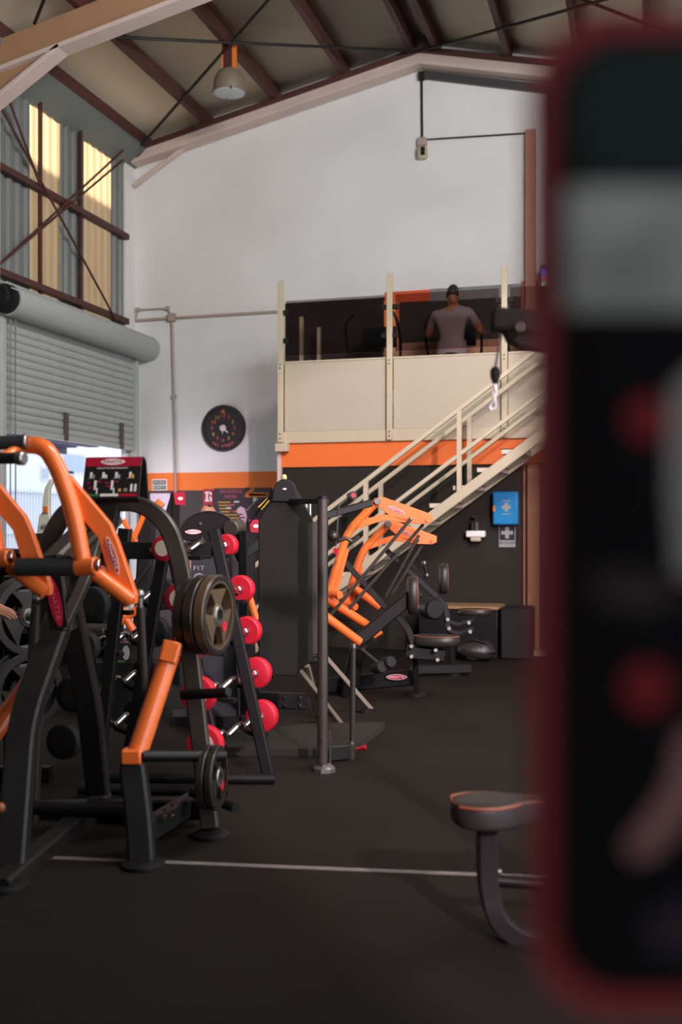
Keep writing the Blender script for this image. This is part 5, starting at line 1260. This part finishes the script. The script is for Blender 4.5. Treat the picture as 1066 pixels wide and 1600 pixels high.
        n0 = len(h.f); h.tube([b0, b0 + a1 * 0.04, b0 + a1 * 0.04 + a2 * 0.03, b0 + a1 * 0.04 + a2 * 0.055], 0.011, 8, scales=[1.2, 1.05, 0.95, 0.7]); hm += [skin] * (len(h.f) - n0)
    base = len(vs)
    vs += h.v; fs += [tuple(i + base for i in f) for f in h.f]; mi += hm
    nm_ = bpy.data.meshes.new('person'); nm_.from_pydata([tuple(v) for v in vs], [], fs)
    for m in mats: nm_.materials.append(m)
    nm_.polygons.foreach_set('material_index', mi); nm_.polygons.foreach_set('use_smooth', [True] * len(fs)); nm_.update()
    ob = bpy.data.objects.new('person', nm_); COL.objects.link(ob)
    ob.location = loc; ob.rotation_euler = (0, 0, rot); ob.scale = (scale,) * 3
    mbh = MB(); seg_ = 28; rr = []
    pz, bz = V(J['pelvis']), V(J['belly'])
    for dz_, kx, ky in ((-0.03, 0.172, 0.138), (-0.03, 0.178, 0.144), (0.06, 0.172, 0.138), (0.14, 0.158, 0.122)):
        for k in range(seg_):
            a_ = 2 * PI * k / seg_; rr.append(V((pz.x + kx * math.cos(a_), pz.y + 0.005 + ky * math.sin(a_), pz.z + dz_ + 0.012 * math.sin(3 * a_))))
    mbh.add(rr, [(j * seg_ + i, j * seg_ + (i + 1) % seg_, (j + 1) * seg_ + (i + 1) % seg_, (j + 1) * seg_ + i) for j in range(3) for i in range(seg_)])
    hm_ = mbh.mesh('shirt_hem', ang=80); hm_.materials.append(mats[0])
    ho = bpy.data.objects.new('shirt_hem', hm_); COL.objects.link(ho); ho.parent = ob
    return tag(ob, label, cat)
LIPS = mat('lips', rgb(150, 84, 76), 0.5)
def stand(**kw):
    J = {'pelvis': (0, 0, 0.93), 'belly': (0, 0.01, 1.1), 'chest': (0, 0.0, 1.32), 'neck': (0, 0.0, 1.47), 'headb': (0, 0.02, 1.55), 'head': (0, 0.03, 1.62), 'look': (0, 1, 0),
         'sh_l': (-0.185, 0, 1.40), 'el_l': (-0.24, 0.0, 1.12), 'wr_l': (-0.25, 0.1, 0.88), 'palm_l': (-0.25, 0.14, 0.8),
         'sh_r': (0.185, 0, 1.40), 'el_r': (0.24, 0.0, 1.12), 'wr_r': (0.25, 0.1, 0.88), 'palm_r': (0.25, 0.14, 0.8),
         'hip_l': (-0.1, 0, 0.86), 'kn_l': (-0.11, 0.02, 0.48), 'an_l': (-0.11, 0, 0.09), 'toe_l': (-0.12, 0.17, 0.04),
         'hip_r': (0.1, 0, 0.86), 'kn_r': (0.11, 0.02, 0.48), 'an_r': (0.11, 0, 0.09), 'toe_r': (0.12, 0.17, 0.04)}
    J.update(kw); return {k: (V(v) if isinstance(v, tuple) else v) for k, v in J.items()}
import types
def person_pose(J, *a, **k):
    extra = {n: J[n] for n in ('look', 'head', 'pn_l', 'pn_r', 'curl') if n in J}
    return J
_person = person
def person(label, cat, loc, rot, J, mats, **kw):
    core = {n: v for n, v in J.items() if n not in ('look', 'head', 'pn_l', 'pn_r', 'curl')}
    class D(dict):
        pass
    d = D(core)
    for n in ('look', 'head', 'pn_l', 'pn_r', 'curl'):
        if n in J: dict.__setitem__(d, n, J[n])
    d_core = list(core)
    class JJ(dict):
        def __iter__(self): return iter(d_core)
        def keys(self): return d_core
    return _person(label, cat, loc, rot, JJ(d), mats, **kw)

# man on the elliptical, seen from behind, leaning forward, hands on the moving arms
lm = mloc(706, 11.95)
person('person in a grey t-shirt and dark trousers exercising behind the smoked glass, seen from behind', 'person', lm + V((0, 0.0, 0.10)), 0.05,
       stand(sh_l=(-0.19, 0.05, 1.38), el_l=(-0.3, 0.2, 1.16), wr_l=(-0.3, 0.42, 1.28), palm_l=(-0.3, 0.5, 1.31), sh_r=(0.19, 0.03, 1.40), el_r=(0.33, 0.1, 1.16), wr_r=(0.31, 0.34, 1.2), palm_r=(0.31, 0.42, 1.22),
             chest=(0, 0.04, 1.32), neck=(0, 0.08, 1.47), headb=(0, 0.11, 1.54), head=(0.0, 0.13, 1.61), look=(0.1, 1, -0.25),
             kn_l=(-0.12, 0.16, 0.55), an_l=(-0.16, 0.02, 0.24), toe_l=(-0.18, 0.18, 0.2), an_r=(0.16, -0.04, 0.33), kn_r=(0.14, 0.22, 0.6), toe_r=(0.18, 0.14, 0.3)),
       [SHIRT, TROUS, SKINB, SHOE, HAIR, LIPS])
# bald man behind the dome machine: only the top of his head shows
pbm = P(328, 800, 9.9)
person('person with a close-cropped bald head just showing above the dome machine', 'person', V((pbm.x, pbm.y, 0)), 2.9, stand(look=(0.1, 1, -0.1)), [TEE, TROUS, SKIN, SHOE, HAIR, LIPS], hair='bald', scale=0.88)
# person at the left edge: only a hand reaches into the picture
hp = P(6, 952, 5.0)
yaw_l = YAW - PI / 2            # facing to the picture's right
fwv = V((math.cos(yaw_l + PI / 2), math.sin(yaw_l + PI / 2), 0))
lloc = V((hp.x, hp.y, 0)) - fwv * 0.60 + V((math.cos(yaw_l), math.sin(yaw_l), 0)) * 0.0
zh = hp.z
person('person mostly outside the left edge, a bare hand reaching into view', 'person', lloc - V((math.cos(yaw_l), math.sin(yaw_l), 0)) * 0.2, yaw_l,
       stand(sh_r=(0.185, 0.02, 1.38), el_r=(0.24, 0.24, 1.14), wr_r=(0.21, 0.48, zh + 0.02), palm_r=(0.2, 0.56, zh), pn_r=(0.4, 0, 0.9), curl=0.25, wr_l=(-0.25, 0.12, 0.9)),
       [TEE, TROUS, SKIN, SHOE, HAIR, LIPS])

# ================================================================== RIGHT FOREGROUND
# bench with oval seat
bn = thing('curl_bench', 'black bench with a rounded seat pad and curved leg, lower right behind the placard', 'bench', dZ(P(800, 1470, 3.45), 0))
wS = 3.45
sd_c = P(760, 1256, wS)
out = []
for x, y in [(705, 1), (708, 1), ]: pass
def seat_outline(k, z):
    pts = []
    L = [(0.0, 0.0), (0.01, 0.07), (0.06, 0.105), (0.13, 0.11), (0.185, 0.085), (0.225, 0.045), (0.32, 0.032), (0.46, 0.035)]
    c0 = P(704, 1250, wS)
    ax = (RT * 0.99 + FW * 0.12).normalized(); ay = V((-ax.y, ax.x, 0))
    cx_, = (0.23,)
    fulls = [(a, b) for a, b in L] + [(a, -b) for a, b in reversed(L)][:-1]
    for a, b in fulls:
        pts.append(V((c0.x, c0.y, 0)) + ax * (cx_ + (a - cx_) * k) + ay * b * k + UP * z)
    return pts
zs_ = P(704, 1250, wS).z
rows = [(0.93, zs_ - 0.085), (0.99, zs_ - 0.07), (1.0, zs_ - 0.04), (0.99, zs_ - 0.012), (0.95, zs_), (0.7, zs_ + 0.006)]
mb = MB(); vs = []; fs = []; mN = len(seat_outline(1, 0))
for k, z in rows: vs += seat_outline(k, z)
for j in range(len(rows) - 1):
    for i in range(mN): fs.append((j * mN + i, j * mN + (i + 1) % mN, (j + 1) * mN + (i + 1) % mN, (j + 1) * mN + i))
fs += [tuple(range(mN - 1, -1, -1)), tuple((len(rows) - 1) * mN + i for i in range(mN))]
sp_ = mb.add(vs, fs).build('seat_pad', LEATHER, bn, ang=60)
ssm = sp_.modifiers.new('sub', 'SUBSURF'); ssm.levels = 2; ssm.render_levels = 2
lp_ = seat_outline(0.975, zs_ - 0.006)
MB().tube([p * 1.0 for p in lp_], 0.005, 6, closed=True).build('piping', PIPING, sp_)
part('curved_leg', FRAME, lambda q: q.beam([P(761, 1296, wS + 0.02), P(761, 1380, wS + 0.02), P(775, 1440, wS), P(820, 1472, wS), P(980, 1482, wS - 0.02)], 0.062, 0.075, ref=FW, rad=0.22, n=10), bn)
part('cross_bar', BLACK, lambda q: q.cyl(P(775, 1376, wS + 0.05), P(930, 1388, wS + 0.02), 0.02, 16), bn)
part('bar_cap', STEEL, lambda q: q.ball(P(780, 1362, wS), 0.009), bn)
part('rear_leg', FRAME, lambda q: q.beam([P(950, 1262, wS + 0.02), dZ(P(960, 1480, wS), 0.02)], 0.062, 0.075, ref=FW), bn)

# cable arm with hook hanging in front of the mezzanine
ARMM = mat('matte_black_arm', rgb(24, 21, 19), 0.8, spec=0.1, var=0.15)
cm = thing('cable_crossover', 'dark cable pulley arm with a hanging hook at the upper right', 'gym machine', dZ(P(965, 1500, 2.6), 0))
wC = 3.4
part('column', BLACK, lambda q: q.beam([P(965, 420, wC + 0.1), dZ(P(965, 1400, wC + 0.1), 0.0)], 0.09, 0.09, ref=FW), cm)
part('base', BLACK, lambda q: q.prism([dZ(P(910, 1300, wC), 0), dZ(P(1040, 1300, wC), 0), dZ(P(1040, 1300, wC + 0.3), 0), dZ(P(910, 1300, wC + 0.3), 0)], UP * 0.04), cm)
part('pulley_arm', ARMM, lambda q: q.beam([P(768, 499, wC), P(850, 506, wC), P(965, 512, wC + 0.08)], 0.075, 0.068), cm, bevel=0.008)
part('arm_cover', ARMM, lambda q: q.prism([P(x, y, wC - 0.005) for x, y in ((786, 512), (845, 515), (900, 548), (838, 546), (812, 540), (795, 530))], FW * 0.06), cm, bevel=0.006)
part('pulley_axle', BRONZE, lambda q: q.cyl(P(812, 511, wC - 0.04), P(812, 511, wC - 0.065), 0.016, 16, ch=0.003), cm)
part('cable', FRAME, lambda q: q.tube([P(783, 520, wC), P(774, 576, wC)], 0.004, 8), cm)
part('stop_ball', ARMM, lambda q: q.lathe(P(774, 600, wC), UP, [(0, 0.007), (0.01, 0.012), (0.025, 0.0165), (0.042, 0.0165), (0.054, 0.009)], 18), cm)
hk = [P(x, y, wC) for x, y in ((773, 598), (776, 612), (773, 624), (765, 634), (768, 641), (775, 637), (774, 622), (770, 612))]
part('snap_hook', STEEL, lambda q: q.tube(hk, 0.0045, 8, rad=0.01), cm)

# very near placard with a dark red rim, out of focus
wPn = 0.46
pn = thing('near_placard', 'tall dark rounded placard with a dull red rim, close and blurred at the right', 'placard', dZ(P(1150, 1500, wPn), 0))
def rrect(x0, y0, x1, y1, r, w, n=8):
    pts = []
    for cx0, cy0, a0 in ((x1 - r, y0 + r, -PI / 2), (x1 - r, y1 - r, 0), (x0 + r, y1 - r, PI / 2), (x0 + r, y0 + r, PI)):
        for k in range(n + 1):
            a = a0 + PI / 2 * k / n; pts.append(P(cx0 + r * math.cos(a), cy0 + r * math.sin(a), w))
    return pts
RIMR = mat('dull_red_rim', rgb(170, 54, 56), 0.6, var=0.1)
part('rim', RIMR, lambda q: q.prism(rrect(836, 16, 1420, 1588, 120, wPn), FW * 0.018), pn)
part('board', mat('board_black', rgb(24, 20, 22), 0.8, spec=0.1, var=0.1), lambda q: q.prism(rrect(876, 58, 1386, 1548, 100, wPn - 0.001), -FW * 0.001), pn)
part('top_field', mat('board_teal_grey', rgb(44, 54, 52), 0.7, spec=0.15, var=0.1), lambda q: q.prism(rrect(882, 66, 1382, 292, 90, wPn - 0.002), -FW * 0.0006), pn)
BANDM = mat('board_mottled_grey', rgb(180, 178, 170), 0.6, var=1.0, scale=30)  # mottled grey for the flat strip across the board
part('grey_band', BANDM, lambda q: q.prism([P(884, 488, wPn - 0.002), P(1382, 488, wPn - 0.002), P(1382, 290, wPn - 0.002), P(884, 290, wPn - 0.002)], -FW * 0.0006), pn)
REDD = mat('board_red_dot', rgb(150, 16, 26), 0.5)
for x, y, r in ((1012, 655, 34), (1012, 1075, 38)):
    part('red_dot', REDD, lambda q: q.prism([P(x + r * math.cos(2 * PI * k / 24), y - r * math.sin(2 * PI * k / 24), wPn - 0.002) for k in range(24)], -FW * 0.0006), pn)
FLESH = mat('board_flesh', rgb(168, 116, 112), 0.6)  # flat coloured outlines laid on the board
part('flat_shape', FLESH, lambda q: q.prism([P(x, y, wPn - 0.002) for x, y in ((1090, 1130), (1060, 1150), (1045, 1220), (1010, 1280), (975, 1320), (990, 1345), (1030, 1330), (1075, 1270), (1120, 1200))], FW * -0.0006), pn)
part('flat_shape', mat('board_pale', rgb(176, 166, 160), 0.6), lambda q: q.prism([P(x, y, wPn - 0.002) for x, y in ((1050, 610), (1100, 560), (1120, 900), (1058, 900), (1046, 760))], FW * -0.0006), pn)
part('flat_shape', mat('board_plum', rgb(44, 30, 34), 0.6), lambda q: q.prism([P(x, y, wPn - 0.002) for x, y in ((1000, 1440), (1080, 1400), (1120, 1490), (1020, 1490))], FW * -0.0006), pn)
part('flat_shape', mat('board_brown', rgb(48, 32, 30), 0.6), lambda q: q.prism([P(x, y, wPn - 0.002) for x, y in ((920, 900), (1000, 890), (1080, 930), (1000, 960), (930, 940))], FW * -0.0006), pn)
part('stand', BLACK, lambda q: q.beam([P(1250, 800, wPn + 0.045), dZ(P(1250, 1000, wPn + 0.045), 0.02)], 0.04, 0.04, ref=FW), pn)
foot_pad(dZ(P(1250, 1000, wPn + 0.045), 0), 0.12, 'foot_pad', pn)

# pale rounded end of a bar lying on the floor at the bottom edge
wb_c = onZ(402, 1650, 0.0)
pe = thing('floor_weight', 'small pale rounded weight on the floor at the bottom edge', 'weight', wb_c)
part('body', CREAM, lambda q: q.lathe(wb_c + UP * 0.0, UP, [(0, 0.03), (0.006, 0.045), (0.03, 0.05), (0.05, 0.044), (0.058, 0.02)], 24), pe)
part('grip', FRAME, lambda q: q.cyl(wb_c + UP * 0.05, wb_c + UP * 0.075, 0.012, 14), pe)
